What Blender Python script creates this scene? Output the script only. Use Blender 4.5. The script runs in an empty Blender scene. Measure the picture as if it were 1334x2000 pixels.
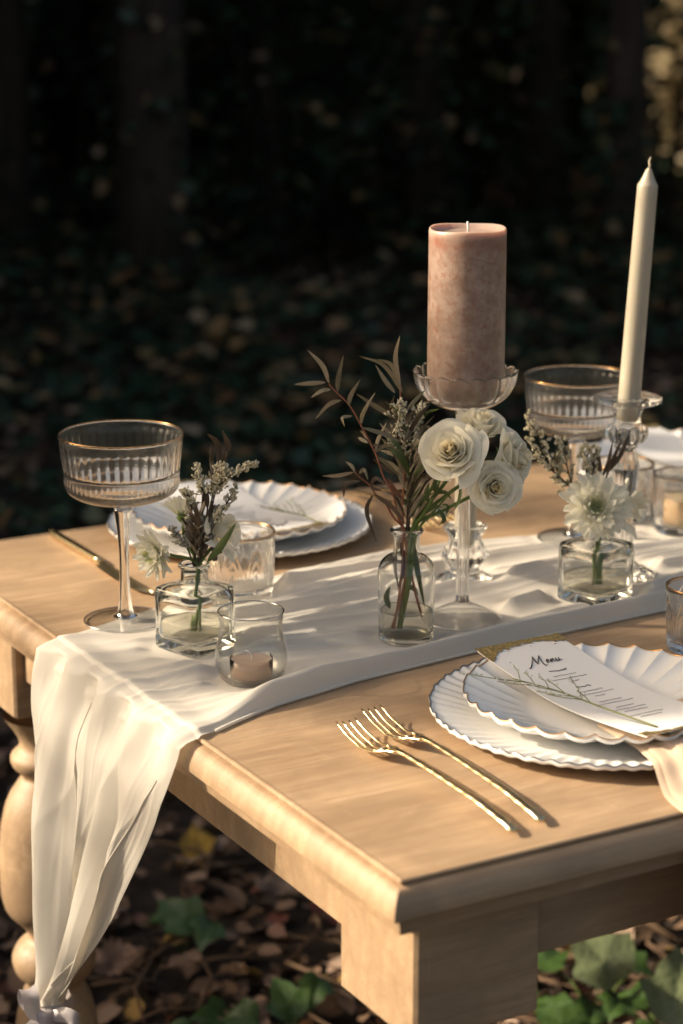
import bpy, math, random
import numpy as np
from mathutils import Vector, Matrix
R = math.radians
sc = bpy.context.scene
COL = sc.collection

# ------------------------------------------------------------------ camera, sky, sun, exposure
cam = bpy.data.cameras.new('camera')
camo = bpy.data.objects.new('camera', cam); COL.objects.link(camo)
camo.location = (0, 0, 1.46); camo.rotation_euler = (R(90 - 15.0), 0, 0)
cam.sensor_fit = 'VERTICAL'; cam.sensor_height = 36.0; cam.lens = 77.4
cam.clip_start = 0.05; cam.clip_end = 300
cam.dof.use_dof = True; cam.dof.focus_distance = 2.08; cam.dof.aperture_fstop = 4.3
cam.dof.aperture_blades = 9
sc.camera = camo

SUN_AZ, SUN_EL = R(84), R(28.5)             # sun to the left of the view, low
SUN = np.array([-math.sin(SUN_AZ) * math.cos(SUN_EL), math.cos(SUN_AZ) * math.cos(SUN_EL), math.sin(SUN_EL)])
world = bpy.data.worlds.new('World'); sc.world = world; world.use_nodes = True
wn = world.node_tree.nodes; wl = world.node_tree.links
sky = wn.new('ShaderNodeTexSky'); sky.sky_type = 'NISHITA'; sky.sun_disc = False
sky.sun_elevation = SUN_EL; sky.sun_rotation = -SUN_AZ
sky.air_density = 1.0; sky.dust_density = 6.0; sky.ozone_density = 0.4
bg = wn['Background']; bg.inputs[1].default_value = 0.11
warm = wn.new('ShaderNodeMixRGB'); warm.blend_type = 'MULTIPLY'; warm.inputs[0].default_value = 1.0
warm.inputs[2].default_value = (1.0, .925, .80, 1)          # late, hazy afternoon sky
wl.new(sky.outputs[0], warm.inputs[1]); wl.new(warm.outputs[0], bg.inputs[0])
sl = bpy.data.lights.new('sun', 'SUN'); sl.energy = 5.0; sl.angle = R(0.53); sl.color = (1.0, 0.85, 0.645)
so = bpy.data.objects.new('sun', sl); COL.objects.link(so)
so.rotation_euler = Vector(SUN).to_track_quat('Z', 'Y').to_euler()
so.location = (-20, 4, 12)
vs = sc.view_settings
vs.view_transform = 'Standard'; vs.look = 'None'; vs.gamma = 1.0; vs.use_curve_mapping = False
vs.exposure = 0.88
cy = sc.cycles
cy.use_denoising = True; cy.max_bounces = 18; cy.transparent_max_bounces = 40
cy.transmission_bounces = 16; cy.glossy_bounces = 6; cy.diffuse_bounces = 4
cy.sample_clamp_indirect = 5.0; cy.blur_glossy = 0.5

# ------------------------------------------------------------------ helpers
def link(o, parent=None):
    COL.objects.link(o)
    if parent is not None: o.parent = parent
    return o
def tag(o, label, cat, group=None):
    o['label'] = label; o['category'] = cat
    if group: o['group'] = group
    return o
def empty(name, loc, label, cat, group=None, rz=0.0, rot=None):
    o = bpy.data.objects.new(name, None); COL.objects.link(o)
    o.location = loc; o.rotation_euler = rot if rot else (0, 0, rz)
    o.empty_display_size = 0.02
    return tag(o, label, cat, group)
def mesh_data(name, v, f, mat, smooth=True):
    me = bpy.data.meshes.new(name)
    v = np.asarray(v, dtype=np.float64)
    me.from_pydata(v.tolist() if isinstance(v, np.ndarray) else v, [], f)
    me.update()
    if smooth: me.polygons.foreach_set('use_smooth', [True] * len(me.polygons))
    if mat is not None: me.materials.append(mat)
    return me
def obj(name, v, f, mat, parent=None, smooth=True, loc=None):
    o = bpy.data.objects.new(name, mesh_data(name, v, f, mat, smooth))
    if loc is not None: o.location = loc
    return link(o, parent)
def join(parts):
    V = []; F = []; n = 0
    for v, f in parts:
        v = [tuple(p) for p in v]
        V += v; F += [tuple(i + n for i in q) for q in f]; n += len(v)
    return V, F
def grid_faces(nu, nv, closed_u=False, closed_v=False):
    f = []
    for i in range(nu if closed_u else nu - 1):
        for j in range(nv if closed_v else nv - 1):
            a = i * nv + j; b = ((i + 1) % nu) * nv + j
            c = ((i + 1) % nu) * nv + (j + 1) % nv; d = i * nv + (j + 1) % nv
            f.append((a, b, c, d))
    return f
def lathe(prof, n=64, fn=None):
    """revolve (r, z) rows; fn(r, z, angle array, row index) -> r array"""
    a = np.linspace(0, 2 * np.pi, n, endpoint=False)
    rows = []
    for i, (r, z) in enumerate(prof):
        rr = np.full(n, r) if fn is None else fn(r, z, a, i)
        zz = np.full(n, z)
        if isinstance(rr, tuple): rr, zz = rr
        rows.append(np.stack([rr * np.cos(a), rr * np.sin(a), zz], 1))
    v = np.concatenate(rows)
    f = [(i * n + k, i * n + (k + 1) % n, (i + 1) * n + (k + 1) % n, (i + 1) * n + k) for i in range(len(prof) - 1) for k in range(n)]
    return v, f
def smooth_prof(pts, per=6):
    """Catmull-Rom through (r, z) points"""
    p = [np.array(q, float) for q in pts]; p = [2 * p[0] - p[1]] + p + [2 * p[-1] - p[-2]]
    out = []
    for i in range(1, len(p) - 2):
        for t in np.linspace(0, 1, per, endpoint=False):
            a, b, c, d = p[i - 1], p[i], p[i + 1], p[i + 2]
            out.append(.5 * ((2 * b) + (-a + c) * t + (2 * a - 5 * b + 4 * c - d) * t * t + (-a + 3 * b - 3 * c + d) * t ** 3))
    out.append(p[-2])
    return [tuple(map(float, q)) for q in out]
def spline(pts, per=6):
    return [np.array(q) for q in smooth_prof(pts, per)]
def tube(pts, rad, n=6, cap=True):
    pts = [np.array(p, float) for p in pts]
    m = len(pts); rads = rad if hasattr(rad, '__len__') else [rad] * m
    V = []; up = np.array([0.13, 0.21, 0.97])
    for i, p in enumerate(pts):
        t = pts[min(i + 1, m - 1)] - pts[max(i - 1, 0)]; t /= (np.linalg.norm(t) + 1e-12)
        a = np.cross(t, up)
        if np.linalg.norm(a) < 1e-3: a = np.cross(t, [1, 0, 0])
        a /= np.linalg.norm(a); b = np.cross(t, a)
        for k in range(n):
            w = 2 * math.pi * k / n; V.append(p + rads[i] * (math.cos(w) * a + math.sin(w) * b))
    F = [(i * n + k, i * n + (k + 1) % n, (i + 1) * n + (k + 1) % n, (i + 1) * n + k) for i in range(m - 1) for k in range(n)]
    if cap: F += [tuple(range(n))[::-1], tuple(range((m - 1) * n, m * n))]
    return V, F
def ring_tube(fn, n=160, rad=0.0006, k=6):
    """closed tube following fn(angle) -> point"""
    pts = [np.array(fn(2 * math.pi * i / n)) for i in range(n)]; V = []
    for i, p in enumerate(pts):
        t = pts[(i + 1) % n] - pts[i - 1]; t /= np.linalg.norm(t)
        a = np.array([0, 0, 1.0]); b = np.cross(t, a); b /= np.linalg.norm(b)
        for j in range(k):
            w = 2 * math.pi * j / k; V.append(p + rad * (math.cos(w) * a + math.sin(w) * b))
    return V, grid_faces(n, k, True, True)
def box(x0, x1, y0, y1, z0, z1, bev=0.002):
    """chamfered box"""
    V = []; F = []
    xs, ys, zs = (x0, x1), (y0, y1), (z0, z1); b = bev
    idx = {}
    for i in (0, 1):
        for j in (0, 1):
            for k in (0, 1):
                sx, sy, sz = (1, -1)[i], (1, -1)[j], (1, -1)[k]
                X, Y, Z = xs[i], ys[j], zs[k]
                for ax in range(3):
                    p = [X + sx * b, Y + sy * b, Z + sz * b]; p[ax] = (X, Y, Z)[ax]
                    idx[(i, j, k, ax)] = len(V); V.append(tuple(p))
    g = lambda *q: idx[q]
    for s in (0, 1):
        F.append(tuple(g(s, *q, 0) for q in ((0, 0), (1, 0), (1, 1), (0, 1)))[::(1 if s else -1)])
        F.append(tuple(g(q[0], s, q[1], 1) for q in ((0, 0), (1, 0), (1, 1), (0, 1)))[::(-1 if s else 1)])
        F.append(tuple(g(*q, s, 2) for q in ((0, 0), (1, 0), (1, 1), (0, 1)))[::(1 if s else -1)])
    for i in (0, 1):
        for j in (0, 1):
            F.append((g(i, j, 0, 0), g(i, j, 1, 0), g(i, j, 1, 1), g(i, j, 0, 1)))
            F.append((g(i, 0, j, 0), g(i, 1, j, 0), g(i, 1, j, 2), g(i, 0, j, 2)))
            F.append((g(0, i, j, 1), g(1, i, j, 1), g(1, i, j, 2), g(0, i, j, 2)))
    for i in (0, 1):
        for j in (0, 1):
            for k in (0, 1): F.append((g(i, j, k, 0), g(i, j, k, 1), g(i, j, k, 2)))
    return V, F
def fix_normals(o):
    import bmesh
    bm = bmesh.new(); bm.from_mesh(o.data); bmesh.ops.recalc_face_normals(bm, faces=bm.faces); bm.to_mesh(o.data); bm.free()
    return o
def sm(x, a, b):
    t = np.clip((x - a) / (b - a), 0, 1); return t * t * (3 - 2 * t)

# ------------------------------------------------------------------ materials
class N:
    """tiny node-tree helper"""
    def __init__(s, name):
        s.m = bpy.data.materials.new(name); s.m.use_nodes = True; s.t = s.m.node_tree
        s.t.nodes.clear(); s.out = s.n('OutputMaterial')
    def n(s, kind, **kw):
        q = s.t.nodes.new('ShaderNode' + kind)
        for k, v in kw.items():
            if k.startswith('_'): setattr(q, k[1:], v)
            else: s.set(q, k, v)
        return q
    def set(s, q, k, v):
        i = q.inputs[int(k[1:])] if k[0] == 'i' and k[1:].isdigit() else q.inputs[k.replace('__', ' ')]
        if hasattr(v, 'is_linked') or isinstance(v, bpy.types.NodeSocket): s.t.links.new(v, i)
        else:
            if hasattr(i.default_value, '__len__') and len(i.default_value) == 4 and len(v) == 3: v = (*v, 1)
            i.default_value = v
    def coord(s, which='Object', scale=(1, 1, 1), rot=(0, 0, 0)):
        c = s.n('TexCoord'); mp = s.n('Mapping', Vector=c.outputs[which], Scale=scale, Rotation=rot); return mp.outputs[0]
    def noise(s, vec, scale, detail=4, rough=.55, dist=0.0):
        return s.n('TexNoise', Vector=vec, Scale=scale, Detail=detail, Roughness=rough, Distortion=dist).outputs[0]
    def ramp(s, fac, stops, interp='LINEAR'):
        q = s.n('ValToRGB', Fac=fac); e = q.color_ramp.elements; q.color_ramp.interpolation = interp
        while len(e) < len(stops): e.new(.5)
        for i, (p, c) in enumerate(stops):
            e[i].position = p; e[i].color = (*c, 1) if len(c) == 3 else c
        return q.outputs[0]
    def bump(s, h, strength=.2, dist=.001):
        return s.n('Bump', Height=h, Strength=strength, Distance=dist).outputs[0]
    def mix(s, f, a, b):
        q = s.n('MixRGB', Fac=f); s.set(q, 'Color1', a); s.set(q, 'Color2', b); return q.outputs[0]
    def principled(s, **kw):
        q = s.n('BsdfPrincipled')
        for k, v in kw.items(): s.set(q, k, v)
        return q.outputs[0]
    def add_mix(s, f, a, b):
        q = s.n('MixShader'); s.set(q, 'Fac', f); s.t.links.new(a, q.inputs[1]); s.t.links.new(b, q.inputs[2]); return q.outputs[0]
    def done(s, sh):
        s.t.links.new(sh, s.out.inputs[0]); return s.m

def mat_wood():
    s = N('washed_wood'); c = s.coord('Object', (1.0, 9.0, 9.0))
    n1 = s.noise(c, 3.0, 6, .6, .6); c2 = s.coord('Object', (2.2, 46, 46)); n2 = s.noise(c2, 5.0, 6, .72, .5)
    n3 = s.noise(s.coord('Object'), 3.5, 3)
    col = s.ramp(n1, [(.28, (.29, .192, .112)), (.5, (.42, .29, .176)), (.74, (.51, .366, .232))])
    col = s.mix(.38, col, s.ramp(n2, [(.3, (.22, .13, .066)), (.65, (.58, .40, .24))]))
    col = s.mix(s.ramp(n3, [(.42, (0, 0, 0)), (.75, (.30, .30, .30))]), col, (.50, .37, .245))
    n4 = s.noise(s.coord('Object', (3, 5, 5)), 2.2, 5, .6, 1.2)
    col = s.mix(s.ramp(n4, [(.40, (.55,) * 3), (.60, (0, 0, 0))]), col, (.25, .168, .104))
    sc_ = s.noise(s.coord('Object', (60, 2.5, 2.5), (0, 0, .5)), 4, 3, .7)
    col = s.mix(s.ramp(sc_, [(.66, (0, 0, 0)), (.74, (.30,) * 3)]), col, (.60, .46, .32))
    pore = s.noise(s.coord('Object', (3.0, 130, 130)), 6.0, 4, .75, .2)
    col = s.mix(s.ramp(pore, [(.34, (.55,) * 3), (.47, (0, 0, 0))]), col, (.20, .12, .065))
    ring = s.n('TexWave', Vector=s.coord('Object', (.55, 7, 7)), Scale=2.3, Distortion=7.0, Detail=4.0, Detail__Scale=1.4, _bands_direction='Y').outputs[0]
    col = s.mix(s.ramp(ring, [(.55, (0, 0, 0)), (.95, (.28,) * 3)]), col, (.29, .18, .10))
    h = s.mix(.5, n2, pore)
    sh = s.principled(Base__Color=col, Roughness=s.ramp(n2, [(.3, (.46,) * 3), (.7, (.62,) * 3)]), Normal=s.bump(h, .5, .0008))
    return s.done(sh)
def mat_cloth(name, col, col2, sheen=.25, trans=.18, rough=.72, weave=1.0, spec=.3):
    s = N(name); c = s.coord('Object')
    n = s.noise(c, 900, 2, .5); n2 = s.noise(c, 7, 3)
    base = s.mix(n2, col, col2)
    b = s.bump(n, .12 * weave, .0004)
    p = s.principled(Base__Color=base, Roughness=rough, Normal=b, Sheen__Weight=sheen, Sheen__Roughness=.4, Specular__IOR__Level=spec)
    t = s.n('BsdfTranslucent', Color=col).outputs[0]
    return s.done(s.add_mix(trans, p, t))
def mat_plain(name, col, rough=.5, spec=.5, sss=0.0, metallic=0.0, bump=None, coat=0.0):
    s = N(name)
    kw = dict(Base__Color=col, Roughness=rough, Specular__IOR__Level=spec, Metallic=metallic)
    if coat: kw['Coat__Weight'] = coat
    if sss: kw.update(Subsurface__Weight=sss, Subsurface__Radius=(.012, .006, .004), Subsurface__Scale=1.0)
    if bump:
        kw['Normal'] = s.bump(s.noise(s.coord('Object'), bump[0], 4), bump[1], bump[2])
    return s.done(s.principled(**kw))
def mat_glass(name, refr, ior, tint=(1, 1, 1), rough=0.01, gloss=1.0, bump=None, bend=1.45):
    """clear glass: light goes straight through or is bent (refr), surfaces reflect by Fresnel"""
    s = N(name)
    nrm = None
    if bump: nrm = s.bump(s.noise(s.coord('Object'), bump[0], 2), bump[1], bump[2])
    kw = {'Normal': nrm} if nrm is not None else {}
    tr = s.n('BsdfTransparent', Color=tint).outputs[0]
    rf = s.n('BsdfRefraction', Color=tint, IOR=bend, Roughness=rough, **kw).outputs[0]
    gl = s.n('BsdfGlossy', Color=(gloss,) * 3, Roughness=.035, **kw).outputs[0]
    back = s.n('NewGeometry').outputs['Backfacing']      # same reflectance from inside and outside the thin wall
    io = s.n('MapRange', Value=back, i1=0.0, i2=1.0, i3=ior, i4=1.0 / ior).outputs[0]
    fr = s.n('Fresnel', IOR=io, **kw).outputs[0]
    edge = s.n('Fresnel', IOR=s.n('MapRange', Value=back, i1=0.0, i2=1.0, i3=1.5, i4=1 / 1.5).outputs[0]).outputs[0]
    fac = s.n('MapRange', Value=edge, i1=.04, i2=.5, i3=refr, i4=1.0).outputs[0]      # long slanting paths bend more light
    body = s.add_mix(fac, tr, rf)
    return s.done(s.add_mix(fr, body, gl))
def mat_crystal(name, ior, tint, soft=.06):
    s = N(name)
    a = s.n('BsdfGlass', Color=tint, IOR=ior, Roughness=0.0).outputs[0]; b = s.n('BsdfGlass', Color=tint, IOR=ior, Roughness=.24).outputs[0]
    return s.done(s.add_mix(soft, a, b))      # a little of the light is scattered by scuffed, cut faces
def mat_metal(name, col, rough, bump=None):
    s = N(name); kw = dict(Base__Color=col, Metallic=1.0, Roughness=rough)
    if bump: kw['Normal'] = s.bump(s.noise(s.coord('Object'), bump[0], 2), bump[1], bump[2])
    return s.done(s.principled(**kw))
def mat_leaf(name, stops, rough=.5, trans=.25, spec=.4, island=True):
    s = N(name)
    if island: rnd = s.n('NewGeometry').outputs['Random Per Island']
    else: rnd = s.n('ObjectInfo').outputs['Random']
    col = s.ramp(rnd, stops)
    n = s.noise(s.coord('Object'), 60, 3)
    col = s.mix(s.ramp(n, [(.35, (0, 0, 0)), (.8, (.35,) * 3)]), col, s.mix(.5, col, (.10, .08, .04)))
    p = s.principled(Base__Color=col, Roughness=rough, Specular__IOR__Level=spec)
    t = s.n('BsdfTranslucent', Color=col).outputs[0]
    return s.done(s.add_mix(trans, p, t))
def mat_pillar():
    s = N('mottled_wax'); c = s.coord('Object')
    n1 = s.noise(c, 55, 6, .62); n2 = s.noise(c, 190, 4, .6); n3 = s.noise(c, 24, 3, .5, 1.5)
    z = s.n('SeparateXYZ', Vector=s.n('TexCoord').outputs['Object']).outputs[2]
    col = s.ramp(n1, [(.32, (.235, .155, .120)), (.5, (.325, .235, .190)), (.68, (.42, .315, .26))])
    col = s.mix(s.ramp(n2, [(.5, (0, 0, 0)), (.68, (.75,) * 3)]), col, (.27, .13, .09))
    col = s.mix(s.ramp(n3, [(.60, (0, 0, 0)), (.70, (.8,) * 3)]), col, (.25, .105, .07))
    band = s.ramp(z, [(.60, (0, 0, 0)), (.64, (.0,) * 3), (.655, (.8,) * 3), (.663, (0, 0, 0))])
    zz = s.n('MapRange', Value=z, i1=0.0, i2=.1745, i3=0.0, i4=1.0).outputs[0]
    band = s.ramp(zz, [(.86, (0, 0, 0)), (.925, (.75,) * 3), (.965, (.1,) * 3), (1.0, (0, 0, 0))])
    bandn = s.n('Math', i0=band, i1=n1, _operation='MULTIPLY').outputs[0]
    col = s.mix(bandn, col, (.26, .085, .045))
    col = s.mix(s.ramp(zz, [(.955, (0, 0, 0)), (.975, (.75,) * 3)]), col, (.42, .31, .255))
    p = s.principled(Base__Color=col, Roughness=.36, Subsurface__Weight=.55, Subsurface__Radius=(.014, .010, .008), Subsurface__Scale=1.0,
                     Normal=s.bump(n2, .10, .0004))
    return s.done(p)
def mat_ground():
    s = N('leaf_mould'); c = s.coord('Object')
    n = s.noise(c, 14, 8, .7); n2 = s.noise(c, 60, 5, .6)
    col = s.ramp(n, [(.3, (.012, .008, .005)), (.55, (.035, .022, .013)), (.8, (.07, .045, .028))])
    return s.done(s.principled(Base__Color=col, Roughness=.9, Normal=s.bump(s.mix(.5, n, n2), .8, .03)))
def mat_bark():
    s = N('dark_bark'); c = s.coord('Object', (1, 1, .18))
    n = s.noise(c, 22, 6, .65, .5)
    col = s.ramp(n, [(.3, (.022, .014, .010)), (.7, (.085, .058, .042))])
    return s.done(s.principled(Base__Color=col, Roughness=.9, Normal=s.bump(n, .9, .02)))
def mat_card():
    s = N('card_stock'); c = s.coord('Object')
    n = s.noise(c, 500, 2)
    return s.done(s.principled(Base__Color=(.78, .77, .76), Roughness=.8, Normal=s.bump(n, .05, .0002)))
def mat_gold_leaf():
    s = N('gold_leaf'); c = s.coord('Object'); n = s.noise(c, 420, 4, .7); v = s.n('TexVoronoi', Vector=c, Scale=330).outputs[0]
    col = s.ramp(n, [(.3, (.42, .26, .08)), (.6, (.80, .60, .26))])
    return s.done(s.principled(Base__Color=col, Metallic=.9, Roughness=.36, Normal=s.bump(s.mix(.5, v, n), 1.0, .002)))

M = {}
M['wood'] = mat_wood()
M['runner'] = mat_cloth('ivory_satin', (.78, .74, .665), (.81, .77, .70), sheen=.10, trans=.34, rough=.80, spec=.18)
M['ribbon'] = mat_cloth('grey_ribbon_satin', (.43, .385, .39), (.48, .435, .44), sheen=.1, trans=.12, rough=.42, spec=.5)
M['napkin'] = mat_cloth('peach_satin', (.62, .47, .34), (.66, .51, .38), sheen=.1, trans=.10, rough=.42, spec=.55)
M['porcelain'] = mat_plain('white_porcelain', (.80, .79, .77), .16, .5)
M['porcelain_matt'] = mat_plain('white_glaze', (.78, .775, .76), .28, .5)
M['gold'] = mat_metal('polished_gold', (.84, .66, .38), .24, (70, .08, .002))
M['gold_rim'] = mat_metal('gold_band', (.74, .42, .17), .20)
M['silver_rim'] = mat_metal('dark_silver_band', (.36, .35, .34), .30)
M['steel'] = mat_metal('gold_blade', (.82, .64, .36), .30)
M['glass'] = mat_glass('thin_clear_glass', .0, 1.46, (.985, .99, .985), bend=1.45)
M['glass_cut'] = mat_crystal('cut_glass', 1.46, (.999, .999, .997), .24)
M['crystal'] = mat_crystal('solid_crystal', 1.50, (.992, .992, .988), .15)
M['glass_thick'] = mat_crystal('thick_clear_glass', 1.46, (.985, .99, .98))
M['water'] = mat_glass('water', .15, 1.25, (.975, .96, .91), bend=1.15)
M['pillar'] = mat_pillar()
M['taper'] = mat_plain('ivory_wax', (.48, .44, .345), .38, .5, sss=.35, bump=(40, .06, .0006))
M['tealight'] = mat_plain('taupe_wax', (.44, .32, .25), .45, .5, sss=.25)
M['amber_wax'] = mat_plain('amber_wax', (.82, .64, .40), .45, .5, sss=.4)
M['glass_foot'] = mat_glass('thin_foot_glass', .0, 1.22, (.99, .992, .988), bend=1.3)
M['glass_bottle'] = mat_crystal('bottle_glass', 1.45, (.988, .992, .985))
M['cup'] = mat_glass('clear_plastic_cup', .1, 1.3, (.97, .95, .93), bend=1.05)
M['wick'] = mat_plain('cotton_wick', (.78, .74, .68), .9, .1)
M['card'] = mat_card(); M['goldleaf'] = mat_gold_leaf()
M['ink'] = mat_plain('dark_ink', (.05, .04, .04), .7, .2)
M['ink2'] = mat_plain('grey_ink', (.20, .19, .19), .8, .2)
M['sprigprint'] = mat_plain('dried_sprig', (.17, .18, .085), .75, .2)
M['sprigbud'] = mat_plain('pale_sprig_bud', (.55, .56, .48), .8, .2)
def petal_mat(name, c1, c2, trans=.36):
    s = N(name); c = s.coord('Generated')
    n = s.noise(s.coord('Object', (1, 1, 1)), 120, 3)
    col = s.mix(n, c1, c2)
    p = s.principled(Base__Color=col, Roughness=.55, Specular__IOR__Level=.3)
    t = s.n('BsdfTranslucent', Color=c1).outputs[0]
    return s.done(s.add_mix(trans, p, t))
M['rose'] = petal_mat('cream_petal', (.90, .865, .74), (.88, .84, .71))
M['rose_in'] = petal_mat('cream_heart', (.91, .84, .64), (.90, .84, .68), .45)
M['mum'] = petal_mat('white_petal', (.88, .86, .74), (.90, .88, .80), .46)
M['mum_in'] = petal_mat('green_white_petal', (.66, .70, .36), (.78, .79, .55))
M['stem_green'] = mat_plain('green_stem', (.10, .155, .035), .5, .4)
M['stem_red'] = mat_plain('red_stem', (.24, .085, .05), .5, .4)
M['stem_dark'] = mat_plain('dark_stem', (.07, .055, .035), .6, .3)
M['leaf_olive'] = mat_leaf('olive_leaf', [(0, (.17, .15, .095)), (.5, (.25, .21, .14)), (1, (.33, .265, .185))], .45, .34, .45, island=False)
M['leaf_wine'] = mat_leaf('wine_leaf', [(0, (.10, .035, .028)), (1, (.22, .10, .065))], .45, .2, .45, island=False)
M['leaf_dark'] = mat_leaf('dark_blade', [(0, (.050, .034, .022)), (1, (.12, .082, .052))], .45, .15, .45, island=False)
M['leaf_green'] = mat_leaf('green_blade', [(0, (.055, .085, .022)), (1, (.09, .13, .035))], .45, .2, .45, island=False)
M['statice'] = mat_leaf('statice_bud', [(0, (.48, .43, .27)), (.5, (.66, .60, .43)), (1, (.80, .75, .60))], .8, .15, .2)
M['statice_grey'] = mat_leaf('grey_statice_bud', [(0, (.28, .26, .20)), (.5, (.42, .39, .32)), (1, (.56, .53, .46))], .8, .15, .2)
M['sepal'] = mat_plain('sepal_green', (.13, .20, .045), .5, .4)
M['ground'] = mat_ground(); M['bark'] = mat_bark()
M['litter'] = mat_leaf('dry_litter', [(0, (.09, .055, .035)), (.35, (.19, .115, .072)), (.6, (.28, .18, .125)), (.85, (.38, .27, .20)), (.93, (.22, .075, .055)), (1, (.48, .33, .09))], .8, .12, .25)
M['ivy_mass'] = mat_leaf('ivy_leaf_mass', [(0, (.022, .050, .032)), (.5, (.035, .075, .045)), (.84, (.06, .10, .05)), (.89, (.18, .17, .08)), (.93, (.36, .20, .09)), (1, (.52, .38, .24))], .38, .15, .5)
M['autumn'] = mat_leaf('autumn_leaf', [(0, (.16, .075, .03)), (.4, (.30, .16, .07)), (.7, (.42, .26, .10)), (1, (.50, .38, .26))], .6, .2, .3)
M['forest'] = mat_leaf('forest_leaf', [(0, (.015, .032, .016)), (.6, (.035, .060, .026)), (1, (.075, .085, .032))], .5, .2, .4)
M['golden_leaf'] = mat_leaf('golden_leaf', [(0, (.20, .17, .08)), (.5, (.48, .39, .25)), (1, (.68, .57, .42))], .5, .35, .4)
def mat_ivy(name, a, b):
    s = N(name); c = s.coord('Object'); n = s.noise(c, 90, 4, .6); v = s.n('TexVoronoi', Vector=c, Scale=75.0, _feature='DISTANCE_TO_EDGE').outputs[0]
    col = s.mix(s.ramp(v, [(.02, (.7,) * 3), (.09, (0, 0, 0))]), s.mix(n, a, b), tuple(min(1, q * 1.7 + .02) for q in a))
    return s.done(s.principled(Base__Color=col, Roughness=.42, Normal=s.bump(s.mix(.5, n, v), .5, .002)))
M['ivy_green'] = mat_ivy('fresh_ivy', (.022, .050, .010), (.055, .105, .020))
M['ivy_pale'] = mat_ivy('pale_ivy', (.15, .185, .09), (.22, .26, .14))
M['twig'] = mat_plain('dry_twig', (.13, .085, .055), .9, .1)

# ------------------------------------------------------------------ layout of the table
AL = R(60.3)
EX = np.array([math.sin(AL), math.cos(AL)]); EY = np.array([-EX[1], EX[0]])
CORNER = np.array([0.0448, 1.5329]); TOP = 0.76
def W(u, v, z=TOP):
    """a point on the table: u along its long side, v across it, from the near corner"""
    q = CORNER + u * EX + v * EY
    return np.array([q[0], q[1], z])
TROT = math.atan2(EX[1], EX[0])
TL, TW = 2.1, 1.045

# ------------------------------------------------------------------ ground
def build_ground():
    n = 60; xs = np.linspace(-30, 30, n); ys = np.linspace(-22, 42, n)
    rs = np.random.RandomState(3)
    V = [(x, y, 0.0) for x in xs for y in ys]
    o = obj('ground', V, grid_faces(n, n), M['ground']); o['kind'] = 'structure'
    fix_normals(o)
build_ground()

# ------------------------------------------------------------------ table
def build_table():
    t = empty('dining_table', tuple(W(0, 0, 0)), 'pale washed wood dining table with moulded edge and turned legs', 'table', rz=TROT)
    # tabletop: moulded edge section swept round the four sides
    sec = [(-.040, .7598), (-.0045, .7598), (-.0036, .7612), (-.0012, .7614), (.0002, .7604), (.0006, .7588), (-.0004, .7566), (-.0012, .7558), (.0020, .7552), (.0050, .7538), (.0080, .7510), (.0100, .7475),
           (.0118, .7430), (.0132, .7380), (.0138, .7330), (.0138, .7285), (.0122, .7265), (.0080, .7262), (.0078, .7180), (.004, .7165), (-.05, .7162)]
    sec = [(d, .7612 - (.7612 - z) * .80 if z > .72 else z) for d, z in sec[:-4]] + [(.0040, .7330), (.0030, .7285), (.0010, .7165), (-.05, .7162)]
    corners = [(0, 0, -1, -1), (TL, 0, 1, -1), (TL, TW, 1, 1), (0, TW, -1, 1)]
    V = []; k = len(sec)
    for cx, cyy, sx, sy in corners:
        for d, z in sec: V.append((cx + sx * d, cyy + sy * d, z))
    F = []
    for i in range(4):
        for j in range(k - 1):
            a = i * k + j; b = ((i + 1) % 4) * k + j; F.append((a, b, b + 1, a + 1))
    F.append(tuple(i * k for i in range(4))); F.append(tuple(i * k + k - 1 for i in range(4))[::-1])
    o = obj('tabletop', V, F, M['wood'], t, smooth=False)
    fix_normals(o)
    o.data.polygons.foreach_set('use_smooth', [len(p.vertices) == 4 and p.area < .2 for p in o.data.polygons])
    try: o.data.set_sharp_from_angle(angle=R(26))
    except Exception: pass
    # rails and legs
    i0, i1 = .035, .155; zb = .64
    rail = lambda x0, x1, y0, y1: fix_normals(obj('apron', *box(x0, x1, y0, y1, zb, .7161, .0015), M['wood'], t, smooth=False))
    rail(.048, .072, i1 + .0005, TW - i1 - .0005); rail(TL - .072, TL - .048, i1 + .0005, TW - i1 - .0005)
    rail(i1 + .0005, TL - i1 - .0005, .048, .072); rail(i1 + .0005, TL - i1 - .0005, TW - .072, TW - .048)
    turned = smooth_prof([(.030, .012), (.034, .05), (.046, .12), (.050, .17), (.042, .215), (.034, .235), (.046, .250), (.050, .268), (.043, .284), (.030, .296),
                          (.036, .310), (.056, .335), (.0605, .375), (.0590, .42), (.050, .465), (.036, .490), (.030, .500), (.040, .512), (.042, .524), (.032, .536), (.034, .550), (.050, .575)], 4)
    for cx, cyy in ((i0, i0), (TL - i1, i0), (TL - i1, TW - i1), (i0, TW - i1)):
        b = fix_normals(obj('leg', *box(cx, cx + .12, cyy, cyy + .12, .595, .7161, .003), M['wood'], t, smooth=False))
        mx, my = cx + .06, cyy + .06
        v, f = lathe(turned, 40); o = obj('turned_shaft', v, f, M['wood'], b, loc=(mx, my, 0)); 
        v, f = lathe([(.0001, .0), (.040, .0), (.043, .006), (.040, .014), (.030, .016)], 32)
        obj('foot', v, f, M['wood'], b, loc=(mx, my, 0))
    return t
TABLE = build_table()

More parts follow.
